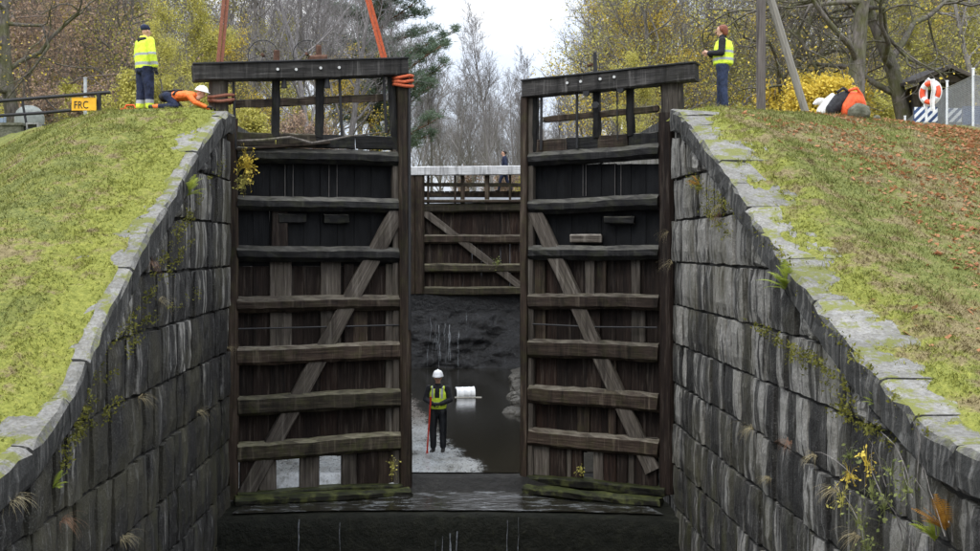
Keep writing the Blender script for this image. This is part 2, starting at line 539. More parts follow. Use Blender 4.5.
def timber(name, a, b, w, dep, mat, parent, nrm=(0, -1, 0), seg=8, cham=.18, jit=.010, off=0.0, warp=.0):
    """weathered squared beam from a to b: w in the leaf's plane, dep along nrm; local X runs along it"""
    a = Vector(a); b = Vector(b)
    X = (b - a); L = X.length; X.normalize()
    N = Vector(nrm); N = (N - X * N.dot(X)).normalized()
    Z = X.cross(N).normalized()
    if Z.z < -1e-4 or (abs(Z.z) < 1e-3 and Z.x < 0): Z = -Z
    Yv = Z.cross(X)                      # right-handed frame X, Y, Z
    c = cham * min(w, dep)
    hw, hd = w / 2, dep / 2
    prof = [(-hd + c, -hw), (hd - c, -hw), (hd, -hw + c), (hd, hw - c), (hd - c, hw), (-hd + c, hw), (-hd, hw - c), (-hd, -hw + c)]
    vs = []; r = random.Random(hash((round(a.x, 3), round(a.z, 3), round(b.z, 3))) & 0xffff)
    ph = r.uniform(0, 6)
    for i in range(seg + 1):
        t = i / seg
        wz = warp * math.sin(ph + t * 7)
        for (py, pz) in prof:
            vs.append((t * L + (r.uniform(-jit, jit) * 2 if i in (0, seg) else 0), py + r.uniform(-jit, jit), pz + r.uniform(-jit, jit) + wz))
    n = 8
    fs = [(i*n+k, i*n+(k+1)%n, (i+1)*n+(k+1)%n, (i+1)*n+k) for i in range(seg) for k in range(n)]
    fs += [tuple(range(n))[::-1], tuple(range(seg*n, seg*n+n))]
    me = bpy.data.meshes.new(name)
    me.from_pydata(vs, [], fs)
    M = Matrix((X, Yv, Z)).transposed().to_4x4()
    M.translation = a + N * off
    me.update()
    bm = bmesh.new(); bm.from_mesh(me); bmesh.ops.recalc_face_normals(bm, faces=bm.faces); bm.to_mesh(me); bm.free()
    return link(name, me, mat, parent, M)

def fbm(x, y, z=0.0, o=4):
    return mnoise.fractal(Vector((x, y, z)), 1.0, 2.0, o)

# ------------------------------------------------------------------ terrain and lock shape
XL, XR = -4.47, 4.60                        # faces of the two wing walls
PROF_R = [(4, 4.20), (11.3, 4.22), (13.6, 4.86), (15.5, 5.55), (17.5, 6.29), (20.1, 7.40), (22.4, 8.25), (23.6, 8.62), (24.4, 8.74), (27, 8.80), (400, 8.80)]
PROF_L = [(4, 3.3), (11.6, 3.72), (13.2, 3.9), (14.5, 4.33), (15.5, 4.92), (17.5, 5.95), (19.9, 6.95), (21.5, 7.68), (23.6, 8.48), (24.6, 8.74), (27, 8.80), (400, 8.80)]
def prof(side, d):
    P = PROF_R if side > 0 else PROF_L
    return float(np.interp(d, [p[0] for p in P], [p[1] for p in P]))

def bank_z(side, x, d):
    face = XR if side > 0 else -XL
    o = abs(x) - face                       # distance outward from the wall face
    # away from the lock the crest of the slope lies farther back
    sh = min(7.5, max(0, o - 2.4) * 1.36) if side < 0 else min(4.6, max(0, o - 1.2) * .6)
    de = d - sh if d > 12 else d
    z = prof(side, max(de, 9)) if d < 60 else 8.8
    if de > 27.5: z -= min(.5, (de - 27.5) * .11)
    near = 1.0 if d < 60 else 0.0
    if near:
        z += .05 * fbm(x * .9, d * .9, 3 * side) + .025 * fbm(x * 3.1, d * 3.1, 7)
    if o < 1.25 and d < 26.5:               # turf thins out over the coping stone
        e = fbm(x * 2.2, d * 1.6, 11) + .8 * fbm(x * 6, d * 5, 2) + .5 * fbm(x * 15, d * 13, 4)
        z += (-.035 if side < 0 else -.06) + min(1, o / (.7 if side < 0 else .9)) * .11 + .055 * e - (.10 if o < .16 else 0) + (.03 if side < 0 and d < 16.5 else 0)
    else:
        z += .045
    return z

def spaced(vals): return np.array(vals)
def bank(side):
    face = XR if side > 0 else -XL
    xs = [face + .06] + [face + .12 + .06 * i for i in range(22)] + [face + 1.46 + .14 * i for i in range(52)] + [face + 8.8 + .5 * i for i in range(20)] + [face + 20 + 5 * i for i in range(10)] + [face + 80, face + 150, face + 400]
    ds = [4, 8] + [9 + .12 * i for i in range(187)] + [31.6, 32, 32.5, 33, 33.6, 34.3, 35, 36, 38, 40, 46, 55, 70, 100, 150, 250, 500]
    nx, nd = len(xs), len(ds)
    V = []
    for d in ds:
        for x in xs:
            xx = x
            if d > 25.4 and x < 5.6: xx = max(x, 5.05)   # behind the gates the ground starts at the chamber wall
            V.append((side * xx, d, bank_z(side, side * x, d)))
    F = []
    for j in range(nd - 1):
        for i in range(nx - 1):
            q = (j*nx+i, j*nx+i+1, (j+1)*nx+i+1, (j+1)*nx+i)
            F.append(q if side > 0 else q[::-1])
    me = np_mesh('grass_bank', V, F, ['grass_ground'])
    o = link('grass_bank', me, None, None, smooth=True)
    tag(o, 'mossy grass slope on the left of the lock' if side < 0 else 'leaf-strewn grass slope on the right of the lock', 'bank', kind='structure')
bank(-1); bank(1)

z0_ = bank_z
def scatter_blades(side, n, dlo, dhi, omax):
    rs = np.random.RandomState(5 + side)
    face = XR if side > 0 else -XL
    V = []; F = []
    cnt = 0
    tries = 0
    while cnt < n and tries < n * 3:
        tries += 1
        d = rs.uniform(dlo, dhi); o = (rs.uniform(.12, 1) ** 1.3 if rs.rand() < .8 else rs.uniform(.02, .17)) * omax
        x = side * (face + o)
        if abs(VX + x / d * FPX - 490) > 530: continue
        clump = fbm(x * 1.7, d * 1.7, 21)
        if o < 1.15 and (z0_(side, x, d) < prof(side, d) - .01): continue
        if clump < -.35 and rs.rand() < .7: continue
        z = bank_z(side, x, d) - .01
        h = rs.uniform(.02, .05) + max(0, clump) * .07 * rs.rand()
        if o < 1.5: h *= .6
        if side > 0: h *= 1.15
        if rs.rand() < .03: h *= 1.9
        a = rs.uniform(0, 6.28); w = rs.uniform(.006, .013)
        lx, ly = rs.normal(0, .55, 2) * h
        dx, dy = math.cos(a) * w, math.sin(a) * w
        k = len(V)
        V += [(x - dx, d - dy, z), (x + dx, d + dy, z), (x + lx, d + ly, z + h)]
        F.append((k, k + 1, k + 2)); cnt += 1
    for c in range(110 if side < 0 else 380):                  # longer tussocks
        d0 = rs.uniform(dlo, dhi); o0 = rs.uniform(.05, 1) ** 1.2 * omax
        if fbm(o0 * .8, d0 * .8, 33) < -.05: continue
        for i in range(26):
            d = d0 + rs.normal(0, .07); x = side * (face + o0 + rs.normal(0, .09)); z = bank_z(side, x, d) - .01
            h = rs.uniform(.06, .15); a = rs.uniform(0, 6.28); w = rs.uniform(.005, .009)
            lx, ly = rs.normal(0, .5, 2) * h; dx, dy = math.cos(a) * w, math.sin(a) * w
            k = len(V); V += [(x - dx, d - dy, z), (x + dx, d + dy, z), (x + lx, d + ly, z + h)]; F.append((k, k + 1, k + 2))
    o = link('grass', np_mesh('grass', V, F, ['grass_blade']))
    tag(o, 'short mossy turf covering the left slope' if side < 0 else 'short grass covering the right slope', 'grass', kind='stuff')
scatter_blades(-1, 70000, 12.8, 27.2, 8.5)
scatter_blades(1, 80000, 10.5, 27.2, 9.5)

# fallen leaves on the right bank
rs = np.random.RandomState(3)
V = []; F = []
for i in range(24000):
    d = rs.uniform(10.5, 27); x = XR + .5 + rs.uniform(0, 1) ** .55 * 9
    dens = .3 + .8 * fbm(x * .6, d * .6, 40) + (x - 7.5) * .16
    if rs.rand() > dens or abs(VX + x / d * FPX - 490) > 520: continue
    z = bank_z(1, x, d) + rs.uniform(.01, .035)
    s = rs.uniform(.026, .062); a = rs.uniform(0, 6.28)
    u = Vector((math.cos(a), math.sin(a), rs.uniform(-.6, .7))) * s
    v = Vector((-math.sin(a), math.cos(a), rs.uniform(-.3, .7))) * s * .75
    c = Vector((x, d, z)); k = len(V)
    V += [c - u, c - v * .9, c + u, c + v]; F.append((k, k + 1, k + 2, k + 3))
tag(link('fallen_leaves', np_mesh('fallen_leaves', V, F, ['fallen_leaf'])), 'brown autumn leaves scattered over the right grass slope', 'leaves', kind='stuff')

# ------------------------------------------------------------------ stone wing walls, block by block
def wall(side, d_end, courses):
    X = XR if side > 0 else XL
    r = random.Random(11 + side)
    root = empty('stone_wall', (X, d_end, 0))
    tag(root, 'dark streaked granite wing wall below the mossy left slope' if side < 0 else 'grey streaked granite wing wall below the leaf-strewn right slope', 'wall')
    ct = .46
    # core behind the blocks
    mb = MB()
    ds = [4, 8] + [9 + i * .5 for i in range(int((d_end - 9) / .5) + 1)] + [d_end - .05]
    ds = sorted(set(d for d in ds if d <= d_end - .04))
    fx = X + side * .10
    vs = []; fs = []
    for d in ds:
        z = prof(side, d) - .12
        vs += [(fx, d, -3.2), (fx, d, z), (fx + side * .95, d, z - .2), (fx + side * .95, d, -3.2)]
    for i in range(len(ds) - 1):
        for k in range(3):
            q = (i*4+k, i*4+k+1, (i+1)*4+k+1, (i+1)*4+k)
            fs.append(q if side < 0 else q[::-1])
    e = (len(ds) - 1) * 4
    fs += [(e, e+1, e+2, e+3)]
    mb.add(vs, fs)
    mb.build('core', 'mortar', root)
    cop = lambda d: prof(side, d) - ct
    n = 0; low = MB()
    for ci in range(len(courses) - 1):
        z0, z1 = courses[ci], courses[ci + 1]
        d = d_end - r.uniform(0, .02)
        first = True
        while d > 8.6:
            ln = r.choice((.42, .5, .6, .7, .85)) * r.uniform(.85, 1.15)
            if first: ln = r.choice((.55, .95)); first = False
            da = max(d - ln, 8.2); db = d
            d = da
            zb = min(z1, cop(db)); za = min(z1, cop(da))
            if zb < z0 + .06: continue
            if za < z0 + .04:
                # coping cuts through the block: shorten it
                for k in range(20):
                    da += (db - da) * .15
                    za = min(z1, cop(da))
                    if za >= z0 + .04: break
            if db - da < .08: continue
            if z1 < CAM_Z - .255 * da - 1.3:      # far below the frame: joined into one part
                low.box((min(X, X + side * .16), da + .015, z0 + .015), (max(X, X + side * .16), db - .015, min(z1, za) - .015)); continue
            g = .018 + r.uniform(0, .016)
            a0, a1 = da + g, db - g
            b0 = z0 + g
            out = r.uniform(-.045, .03)
            G = 4
            vs = []; fs = []
            for j in range(G + 1):
                for i in range(G + 1):
                    u, v = i / G, j / G
                    dd = a0 + (a1 - a0) * u
                    zt = (za + (zb - za) * u) - g
                    zz = b0 + (zt - b0) * v
                    edge = (i in (0, G)) or (j in (0, G))
                    px = out - r.uniform(-.014, .016) - (.03 if edge else 0)
                    # pulled corners keep the arris from being ruler straight
                    jd, jz = (r.uniform(-.012, .012), r.uniform(-.014, .010)) if edge else (0, 0)
                    vs.append((X - side * px * 1.0, dd + jd, zz + jz))
            for j in range(G):
                for i in range(G):
                    q = (j*(G+1)+i, j*(G+1)+i+1, (j+1)*(G+1)+i+1, (j+1)*(G+1)+i)
                    fs.append(q if side < 0 else q[::-1])
            # sides going back into the wall
            rim = [i for i in range(G + 1)] + [j*(G+1)+G for j in range(1, G + 1)] + [G*(G+1)+i for i in range(G - 1, -1, -1)] + [j*(G+1) for j in range(G - 1, 0, -1)]
            k0 = len(vs)
            for idx in rim:
                p = vs[idx]; vs.append((X + side * .16, p[1], p[2]))
            m = len(rim)
            for k in range(m):
                q = (rim[k], k0 + k, k0 + (k + 1) % m, rim[(k + 1) % m])
                fs.append(q if side < 0 else q[::-1])
            me = bpy.data.meshes.new('stone')
            me.from_pydata(vs, [], fs); me.update()
            link('stone', me, 'wall_stone', root); n += 1
    if low.v:
        o = low.build('lower_stones', 'wall_stone', root); o['kind'] = 'stuff'
    # coping slabs following the slope
    d = d_end + .02
    while d > 6:
        ln = r.uniform(.75, 1.35)
        a0 = max(d - ln, 4.5) + .012; b0 = d - .012
        d -= ln
        S = 4; vs = []; fs = []
        o1 = r.uniform(.03, .06); wd = r.uniform(.78, 1.02); lift = r.uniform(-.015, .02)
        for i in range(S + 1):
            dd = a0 + (b0 - a0) * i / S
            z = prof(side, dd) + lift
            for (px, pz) in ((-o1 * .4, -ct + .03), (-o1, -ct + .08), (-o1 * 1.1, -.24), (-o1, -.07), (-.01, -.015), (.05, 0), (wd * .5, -.005), (wd, -.02), (wd, -ct + .06)):
                vs.append((X + side * (px + r.uniform(-.022, .022)), dd, z + pz + r.uniform(-.018, .018)))
        K = 9
        for i in range(S):
            for k in range(K):
                q = (i*K+k, i*K+(k+1)%K, (i+1)*K+(k+1)%K, (i+1)*K+k)
                fs.append(q if side < 0 else q[::-1])
        fs += [tuple(range(K)), tuple(range(S*K, S*K+K))]
        me = bpy.data.meshes.new('coping_stone')
        me.from_pydata(vs, [], fs); me.update()
        bm = bmesh.new(); bm.from_mesh(me); bmesh.ops.recalc_face_normals(bm, faces=bm.faces); bm.to_mesh(me); bm.free()
        link('coping_stone', me, 'coping_granite', root)
    # end face towards the gate: quoin blocks
    for ci in range(len(courses) - 1):
        z0, z1 = courses[ci] + .012, min(courses[ci + 1], cop(d_end)) - .012
        if z1 - z0 < .1: continue
        mb = MB()
        x0 = X + side * .17; x1 = X + side * 1.3
        mb.box((min(x0, x1), d_end - .3, z0), (max(x0, x1), d_end + r.uniform(0, .02), z1))
        mb.build('stone', 'wall_stone', root)
    return n
CR = [-2.5, -1.75, -.95, -.12, .72, 1.56, 2.40, 3.22, 4.03, 4.80, 5.66, 6.50, 7.32, 8.2]
CL = [-2.5, -1.7, -.85, .05, .98, 1.92, 2.86, 3.80, 4.70, 5.56, 6.45, 7.35, 8.2]
NB = (wall(1, 24.42, CR), wall(-1, 25.2, CL))

# chamber walls behind the gates (hardly seen): coursed blocks joined into one part
for side in (-1, 1):
    root = empty('chamber_wall', (side * 5.0, 38, 0))
    tag(root, 'stone chamber wall behind the left gate leaf' if side < 0 else 'stone chamber wall behind the right gate leaf', 'wall')
    mb = MB()
    d0 = 25.15 if side < 0 else 24.36
    mb.box((min(side*5.12, side*6.2), d0, -2), (max(side*5.12, side*6.2), 52.5, 8.62))
    mb.build('core', 'mortar', root)
    mb = MB(); r = random.Random(3)
    z = -.4
    while z < 8.5:
        d = d0 + .02
        while d < 52:
            ln = r.uniform(.9, 1.7); p = r.uniform(-.02, .03)
            a = side * (5.0 + p); b = side * 5.3
            mb.box((min(a, b), d + .012, z + .012), (max(a, b), min(d + ln, 52.3) - .012, min(z + .82, 8.6) - .012))
            d += ln
        z += .82
    o = mb.build('stone_courses', 'wall_stone', root); o['kind'] = 'stuff'
    mb = MB()
    mb.box((min(side*4.96, side*6.3), 26.0, 8.62), (max(side*4.96, side*6.3), 52.3, 8.86))
    mb.build('coping', 'coping_granite', root)

# ------------------------------------------------------------------ sill, silt, water
# stone gate sill with a concave downstream face
vs = []; fs = []; NS = 40
for i in range(NS + 1):
    t = i / NS; x = XL - .1 + (XR - XL + .2) * t
    q = 1 - (2 * t - 1) ** 2
    y = 23.72 + .62 * q
    j = .02 * fbm(x * 2, 0, 5)
    for k, (oy, z) in enumerate(((.0, -2.6), (.0 + j, -.9), (.02 - j, .2), (.03, .47), (.12, .545), (1.2, .55), (6.0, .2))):
        vs.append((x, (y + oy) if k < 5 else (25.4 if k == 5 else 28.2), z + (.012 * fbm(x * 3, k * 2.3, 1) if 0 < k < 6 else 0)))
K = 7
for i in range(NS):
    for k in range(K - 1):
        fs.append((i*K+k, (i+1)*K+k, (i+1)*K+k+1, i*K+k+1))
me = bpy.data.meshes.new('lock_sill'); me.from_pydata(vs, [], fs); me.update()
tag(link('lock_sill', me, 'wet_concrete', smooth=True), 'wet dark gate sill with a curved drop below the gates', 'sill', kind='structure')

def sheet(name, mat, outline, z, label, cat, kind='structure', parent=None):
    me = bpy.data.meshes.new(name)
    me.from_pydata([(x, y, z) for x, y in outline], [], [tuple(range(len(outline)))]); me.update()
    o = link(name, me, mat, parent)
    return tag(o, label, cat, kind=kind)
# thin water running over the sill: irregular sheet
pts = []
top = [(-4.2, 24.9), (-3.2, 25.15), (-2.0, 25.35), (-.9, 25.9), (-.3, 26.9), (1.3, 26.9), (1.9, 25.9), (2.9, 25.2), (4.2, 24.8)]
for i in range(33):
    t = i / 32; x = -4.3 + 8.7 * t
    q = 1 - (2 * ((x - XL) / (XR - XL)) - 1) ** 2
    pts.append((x, 23.72 + .62 * q + .13 + .06 * (fbm(x * 1.7, 2, 0) + .6) + .25 * max(0, abs(x - .6) / 4 - .3)))
sheet('sill_water', 'sill_water', pts + top[::-1], .585, 'shallow water running over the gate sill', 'water')
# trickles down the sill face
def trickle(x, w, z0, z1, y):
    mb = MB()
    n = 10; vs = []; fs = []
    r = random.Random(int(x * 100))
    xx = x
    for i in range(n + 1):
        z = z0 + (z1 - z0) * i / n
        xx += r.uniform(-.012, .012); ww = w * r.uniform(.12, .55)
        vs += [(xx - ww, y - .02 - .03 * i / n, z), (xx, y - .04 - .04 * i / n, z), (xx + ww, y - .02 - .03 * i / n, z)]
    for i in range(n):
        for k in (0, 1): fs.append((i*3+k, (i+1)*3+k, (i+1)*3+k+1, i*3+k+1))
    mb.add(vs, fs)
    return mb.build('water_trickle', 'white_water', None, smooth=True)
for (px, w, top_y) in ((299, .03, 519), (340, .015, 522), (450, .05, 533), (443, .03, 536), (457, .025, 531), (436, .012, 540), (519, .015, 517), (508, .02, 520)):
    q = 1 - (2 * ((px - 238) / 424) - 1) ** 2
    y = 23.72 + .62 * q
    p = W(px, top_y, y)
    tag(trickle(p.x, w, p.z, p.z - (.9 if px in (299, 519) else 1.6), y), 'thin white trickle of water down the sill face', 'water', 'water trickles on the sill', 'stuff')

# water below the sill, in the chamber, in the upper pound
sheet('basin_water', 'dark_water', [(-4.6, 2), (4.7, 2), (4.7, 24.4), (-4.6, 24.4)], -1.9, 'dark water below the sill', 'water')
sheet('chamber_water', 'dark_water', [(-5.1, 27.05), (5.1, 27.05), (5.1, 52), (-5.1, 52)], .88, 'dark still water on the chamber floor', 'water')
sheet('canal_water', 'canal_water', [(-5.06, 51.6), (5.06, 51.6), (5.06, 72), (-5.06, 72)], 8.2, 'canal water above the upper gate', 'water')

sheet('ground', 'grass_ground', [(-5.4, 71.6), (5.4, 71.6), (5.4, 500), (-5.4, 500)], 8.33, 'grass beyond the upper pound', 'ground')
# pale silt bar behind the left leaf
WATER = .88
def lip_z(d): return float(np.interp(d, [26.2, 26.35, 26.75, 26.95, 28.6], [.565, .58, .82, .872, WATER]))
def silt_dry(x, d):
    edge = float(np.interp(d, [26.3, 27.0, 28.0, 28.8, 29.6, 32, 37, 44], [.5, 1.15, 1.2, .9, .65, .3, -.35, -1.2])) + .22 * fbm(x, d * .9, 5)
    return min(1, max(0, (edge - x) / .7))
def silt_z(x, d): return lip_z(d) + .006 + .012 * silt_dry(x, d)
xs = np.linspace(-5, 2.0, 60); ds = np.concatenate([np.linspace(26.98, 30, 50), np.linspace(30.3, 44, 50)])
V = [(x, d, silt_z(x, d)) for d in ds for x in xs]
F = [(j*60+i, j*60+i+1, (j+1)*60+i+1, (j+1)*60+i) for j in range(99) for i in range(59)]
sme = np_mesh('silt_bar', V, F, ['pale_silt'])
sme.attributes.new('dry', 'FLOAT', 'POINT').data.foreach_set('value', np.array([silt_dry(p[0], p[1]) for p in V], dtype=np.float32))
tag(link('silt_bar', sme, smooth=True), 'pale wet silt bar on the chamber floor', 'silt', kind='structure')

V = []; xs = np.linspace(-5.1, 5.05, 40); ds = np.linspace(26.2, 27.6, 24)
for d in ds:
    for x in xs:
        z = lip_z(d) - .012 + .012 * fbm(x * 4, d * 3, 4)
        V.append((x, d, z))
F = [(j*40+i, j*40+i+1, (j+1)*40+i+1, (j+1)*40+i) for j in range(23) for i in range(39)]
tag(link('wet_apron', np_mesh('wet_apron', V, F, ['wet_mud']), smooth=True), 'dark wet apron sloping from the chamber down to the sill', 'apron', kind='structure')

# silt banked up behind the foot of the left leaf
xs = np.linspace(-5, -.85, 30); ds = np.linspace(26.22, 27.05, 14)
V = [(x, d, lip_z(d) + .02 + .012 * fbm(x * 3, d * 3, 2)) for d in ds for x in xs]
F = [(j*30+i, j*30+i+1, (j+1)*30+i+1, (j+1)*30+i) for j in range(13) for i in range(29)]
sme = np_mesh('silt_bank', V, F, ['pale_silt'])
sme.attributes.new('dry', 'FLOAT', 'POINT').data.foreach_set('value', np.array([min(1, max(0, (-.9 - p[0]) / .3)) for p in V], dtype=np.float32))
tag(link('silt_bank', sme, smooth=True), 'pale silt banked up behind the foot of the left gate leaf', 'silt', kind='structure')

# rough rock wall under the upper gate
NX, NZ = 70, 44
def rock_y(x, z):
    rough = 1.0 if z < 3.1 else .12
    slope = max(0, 3.2 - z) * .2
    rr = fbm(x * .9, z * 1.1, 3) * .2 + abs(fbm(x * 2.2, z * 2.2, 9)) * .22
    corner = max(0, x - 1.9) * .55 * max(0, 1 - z / 3.2)
    return 50.4 - rough * (slope + max(-.1, rr)) - corner
V = [(-5.2 + 10.4 * i / NX, rock_y(-5.2 + 10.4 * i / NX, .2 + 3.95 * j / NZ), .2 + 3.95 * j / NZ) for j in range(NZ + 1) for i in range(NX + 1)]
F = [(j*(NX+1)+i, j*(NX+1)+i+1, (j+1)*(NX+1)+i+1, (j+1)*(NX+1)+i) for j in range(NZ) for i in range(NX)]
tag(link('rock_face', np_mesh('rock_face', V, F, ['wet_rock'])), 'black wet rock face under the upper gate', 'rock', kind='structure')
rv = random.Random(8)
for i in range(18):                      # a veil of thin strands clinging to the rock
    x = rv.gauss(-.05, .38); z0 = rv.uniform(1.9, 3.2); z1 = max(WATER, z0 - rv.uniform(.4, 1.6)); w = rv.uniform(.004, .014)
    vs = []; fs = []
    for k in range(9):
        z = z0 + (z1 - z0) * k / 8; x += rv.uniform(-.035, .03); y = rock_y(x, z) - .03
        ww = w * rv.uniform(.4, 1.2); vs += [(x - ww, y, z), (x + ww, y, z)]
    fs = [(2*k, 2*k+1, 2*k+3, 2*k+2) for k in range(8)]
    mb = MB(); mb.add(vs, fs)
    tag(mb.build('water_trickle', 'white_water', None, smooth=True), 'thin white trickle down the black rock face', 'water', 'water trickles on the rock face', 'stuff')

# rubble by the right chamber wall
r = random.Random(5)
def rock_mesh(name, s, seed, sub=2, rough=.35):
    bm = bmesh.new()
    bmesh.ops.create_icosphere(bm, subdivisions=sub, radius=1)
    for v in bm.verts:
        n = fbm(v.co.x * 1.3 + seed, v.co.y * 1.3, v.co.z * 1.3)
        v.co *= 1 + rough * n
        v.co.x *= s[0]; v.co.y *= s[1]; v.co.z *= s[2]
    me = bpy.data.meshes.new(name); bm.to_mesh(me); bm.free()
    return me
for i in range(30):
    d = r.uniform(36, 48); s = r.uniform(.12, .34)
    px = r.uniform(505, 545)
    x = (px - VX) / FPX * d + (d - 31) * .03
    o = link('rubble_stone', rock_mesh('rubble_stone', (s, s * r.uniform(.7, 1.1), s * .7), i * 3.1), 'rubble_stone', None, Matrix.Translation((min(x, 4.7), d, 1.0)))
    tag(o, 'rough grey stone in the rubble heap on the chamber floor', 'stone', 'rubble in the lock chamber')
# bank of silt that carries the rubble
V = []; 
def mound_z(x, d): return .83 + max(0, x - (2.0 + (d - 36) * .04)) * .25 * min(1, max(0, (d - 33) / 5)) + .05 * fbm(x * 2, d * 2, 6)
xs = np.linspace(1.2, 5.05, 24); ds = np.linspace(29, 50, 50)
V = [(x, d, mound_z(x, d)) for d in ds for x in xs]
F = [(j*24+i, j*24+i+1, (j+1)*24+i+1, (j+1)*24+i) for j in range(49) for i in range(23)]
tag(link('mud_bank', np_mesh('mud_bank', V, F, ['rubble_stone']), smooth=True), 'muddy bank along the right chamber wall', 'mud', kind='structure')
for o in [o for o in C.objects if o.name.startswith('rubble_stone')]:
    o.location.z = mound_z(o.location.x, o.location.y) + .03

# ------------------------------------------------------------------ lock gates
class Leaf:
    """a gate leaf: vertical plane through p0 (heel) and p1 (mitre); pixels of the photo are placed on it"""
    def __init__(s, name, p0, p1, label):
        s.p0 = Vector((*p0, 0)); s.p1 = Vector((*p1, 0))
        s.t = (s.p1 - s.p0).normalized()
        n = Vector((s.t.y, -s.t.x, 0)); s.n = n if n.y < 0 else -n
        s.root = empty(name, (p0[0], p0[1], .6)); tag(s.root, label, 'lock gate')
    def at(s, x, y, off=0.0):
        q = s.p0 + s.n * off
        dirv = Vector(((x - VX) / FPX, 1, (VY - y) / FPX))
        k = (q.x * s.n.x + q.y * s.n.y) / (dirv.x * s.n.x + dirv.y * s.n.y)
        return Vector((0, 0, CAM_Z)) + dirv * k
    def bar(s, name, a, b, w, dep, mat, off=0.0, parent=None, **kw):
        """a, b photo pixels; the bar's front face lies at off towards the viewer"""
        pa = s.at(*a, off); pb = s.at(*b, off)
        return timber(name, pa - s.n * dep / 2, pb - s.n * dep / 2, w, dep, mat, parent or s.root, s.n, **kw)
    def plate(s, name, x0, x1, y0, y1, dep, mat, off=0.0, parent=None):
        """board seen at x0..x1, y0..y1; built upright as a timber so the grain runs up"""
        xa = (x0 + x1) / 2
        top = s.at(xa, y0, off); bot = s.at(xa, y1, off)
        w = (s.at(x1, y0, off) - s.at(x0, y0, off)).length
        return timber(name, bot - s.n * dep / 2, top - s.n * dep / 2, w, dep, mat, parent or s.root, s.n, seg=4, cham=.12, jit=.004)

def ring_pts(c, r, axis_a, axis_b, a0=0, a1=2 * math.pi, n=28):
    return [c + axis_a * math.cos(a0 + (a1 - a0) * i / n) * r + axis_b * math.sin(a0 + (a1 - a0) * i / n) * r for i in range(n + 1)]

def planks(g, x_lo, x_hi, n, y_top, y_bot, mats, off, seed, split=None):
    """vertical planking behind the rails, each plank its own part"""
    r = random.Random(seed)
    for i in range(n):
        xa = x_lo + (x_hi - x_lo) * i / n + .04; xb = x_lo + (x_hi - x_lo) * (i + 1) / n - .04
        segs = ((y_top, split[0], 'black_plank'), (split[0] + .3, y_bot, None)) if split else ((y_top, y_bot, None),)
        for (ya, yb, m) in segs:
            g.plate('plank', xa, xb, ya, yb, .07, m or r.choice(mats), off + r.uniform(-.02, .015))

# ---- left leaf
GL = Leaf('lock_gate', (-4.47, 25.52), (-.775, 26.52), 'left lock gate leaf with orange sling round its mitre post')
rails_l = [(154, 158.5, 15, 'tarred_timber'), (202.5, 205.5, 14.5, 'tarred_timber'), (253.5, 255, 15.5, 'tarred_timber'), (305, 302.5, 16, 'brown_timber'),
           (357, 350.5, 18, 'brown_timber'), (407, 398, 19, 'mossy_timber'), (454, 441.5, 18.5, 'mossy_timber')]
for i, (ya, yb, h, m) in enumerate(rails_l):
    GL.bar('rail', (237.5, ya), (402, yb), h / 46.0, .34, m, 0, seg=16, cham=.3 if i < 4 else .2, jit=.010, warp=.008)
GL.bar('heel_post', (233, 500), (232, 118), .26, .4, 'brown_timber', -.02, seg=14)
GL.bar('heel_post_head', (219, 122), (219, 81), .40, .36, 'grey_timber', -.06, seg=5)
GL.bar('mitre_post', (407.5, 497), (404, 76), .24, .42, 'brown_timber', .06, seg=16)
GL.bar('mitre_post_facing', (397, 490), (396, 150), .14, .2, 'grey_timber', -.10, seg=12)
GL.bar('brace', (244, 499), (399, 210), .36, .16, 'grey_timber', -.06, seg=12, cham=.1)
planks(GL, 236, 405, 10, 163, 456, ['stained_plank', 'stained_plank', 'red_brown_plank'], -.34, 2, split=(266,))
for (xa, xb, ya, yb, m) in ((270, 292, 262, 347, 'grey_timber'), (321, 341, 262, 345, 'grey_timber'), (344, 354, 264, 347, 'stained_plank'), (386, 400, 264, 440, 'grey_timber'), (272, 288, 210, 250, 'stained_plank'), (352, 368, 300, 345, 'brown_timber')):
    GL.plate('stud', xa, xb, ya, yb, .1, m, -.22)
# bottom bay: studs with gaps that show the silt behind
for (xa, xb, m) in ((240, 256, 'stained_plank'), (259, 276.5, 'grey_timber'), (300, 319.5, 'grey_timber'), (342, 357, 'grey_timber'), (357.5, 378, 'stained_plank'), (378.5, 400, 'brown_timber')):
    GL.plate('stud', xa, xb, 450, 491, .16, m, -.16)
GL.bar('bottom_rail', (238, 498), (409, 488.5), .2, .42, 'sill_timber', .06, seg=12, warp=.015)
GL.bar('paddle_block', (279, 218.3), (306, 218.3), .2, .12, 'tarred_timber', -.2, seg=3)
GL.bar('paddle_block', (324, 218.8), (349, 218.8), .2, .12, 'tarred_timber', -.2, seg=3)
for x in (285, 293, 329, 337):
    mb = MB(); mb.tube([GL.at(x, 163, -.31), GL.at(x, 197, -.31)], .009, 6); mb.build('paddle_rod', 'rod_grey', GL.root)
mb = MB(); mb.tube([GL.at(238, 329, -.1), GL.at(320, 327, -.12), GL.at(402, 325, -.1)], .02, 6); mb.build('tie_rod', 'iron', GL.root)
GL.plate('iron_strap', 408.5, 411, 80, 330, .05, 'iron', .10)
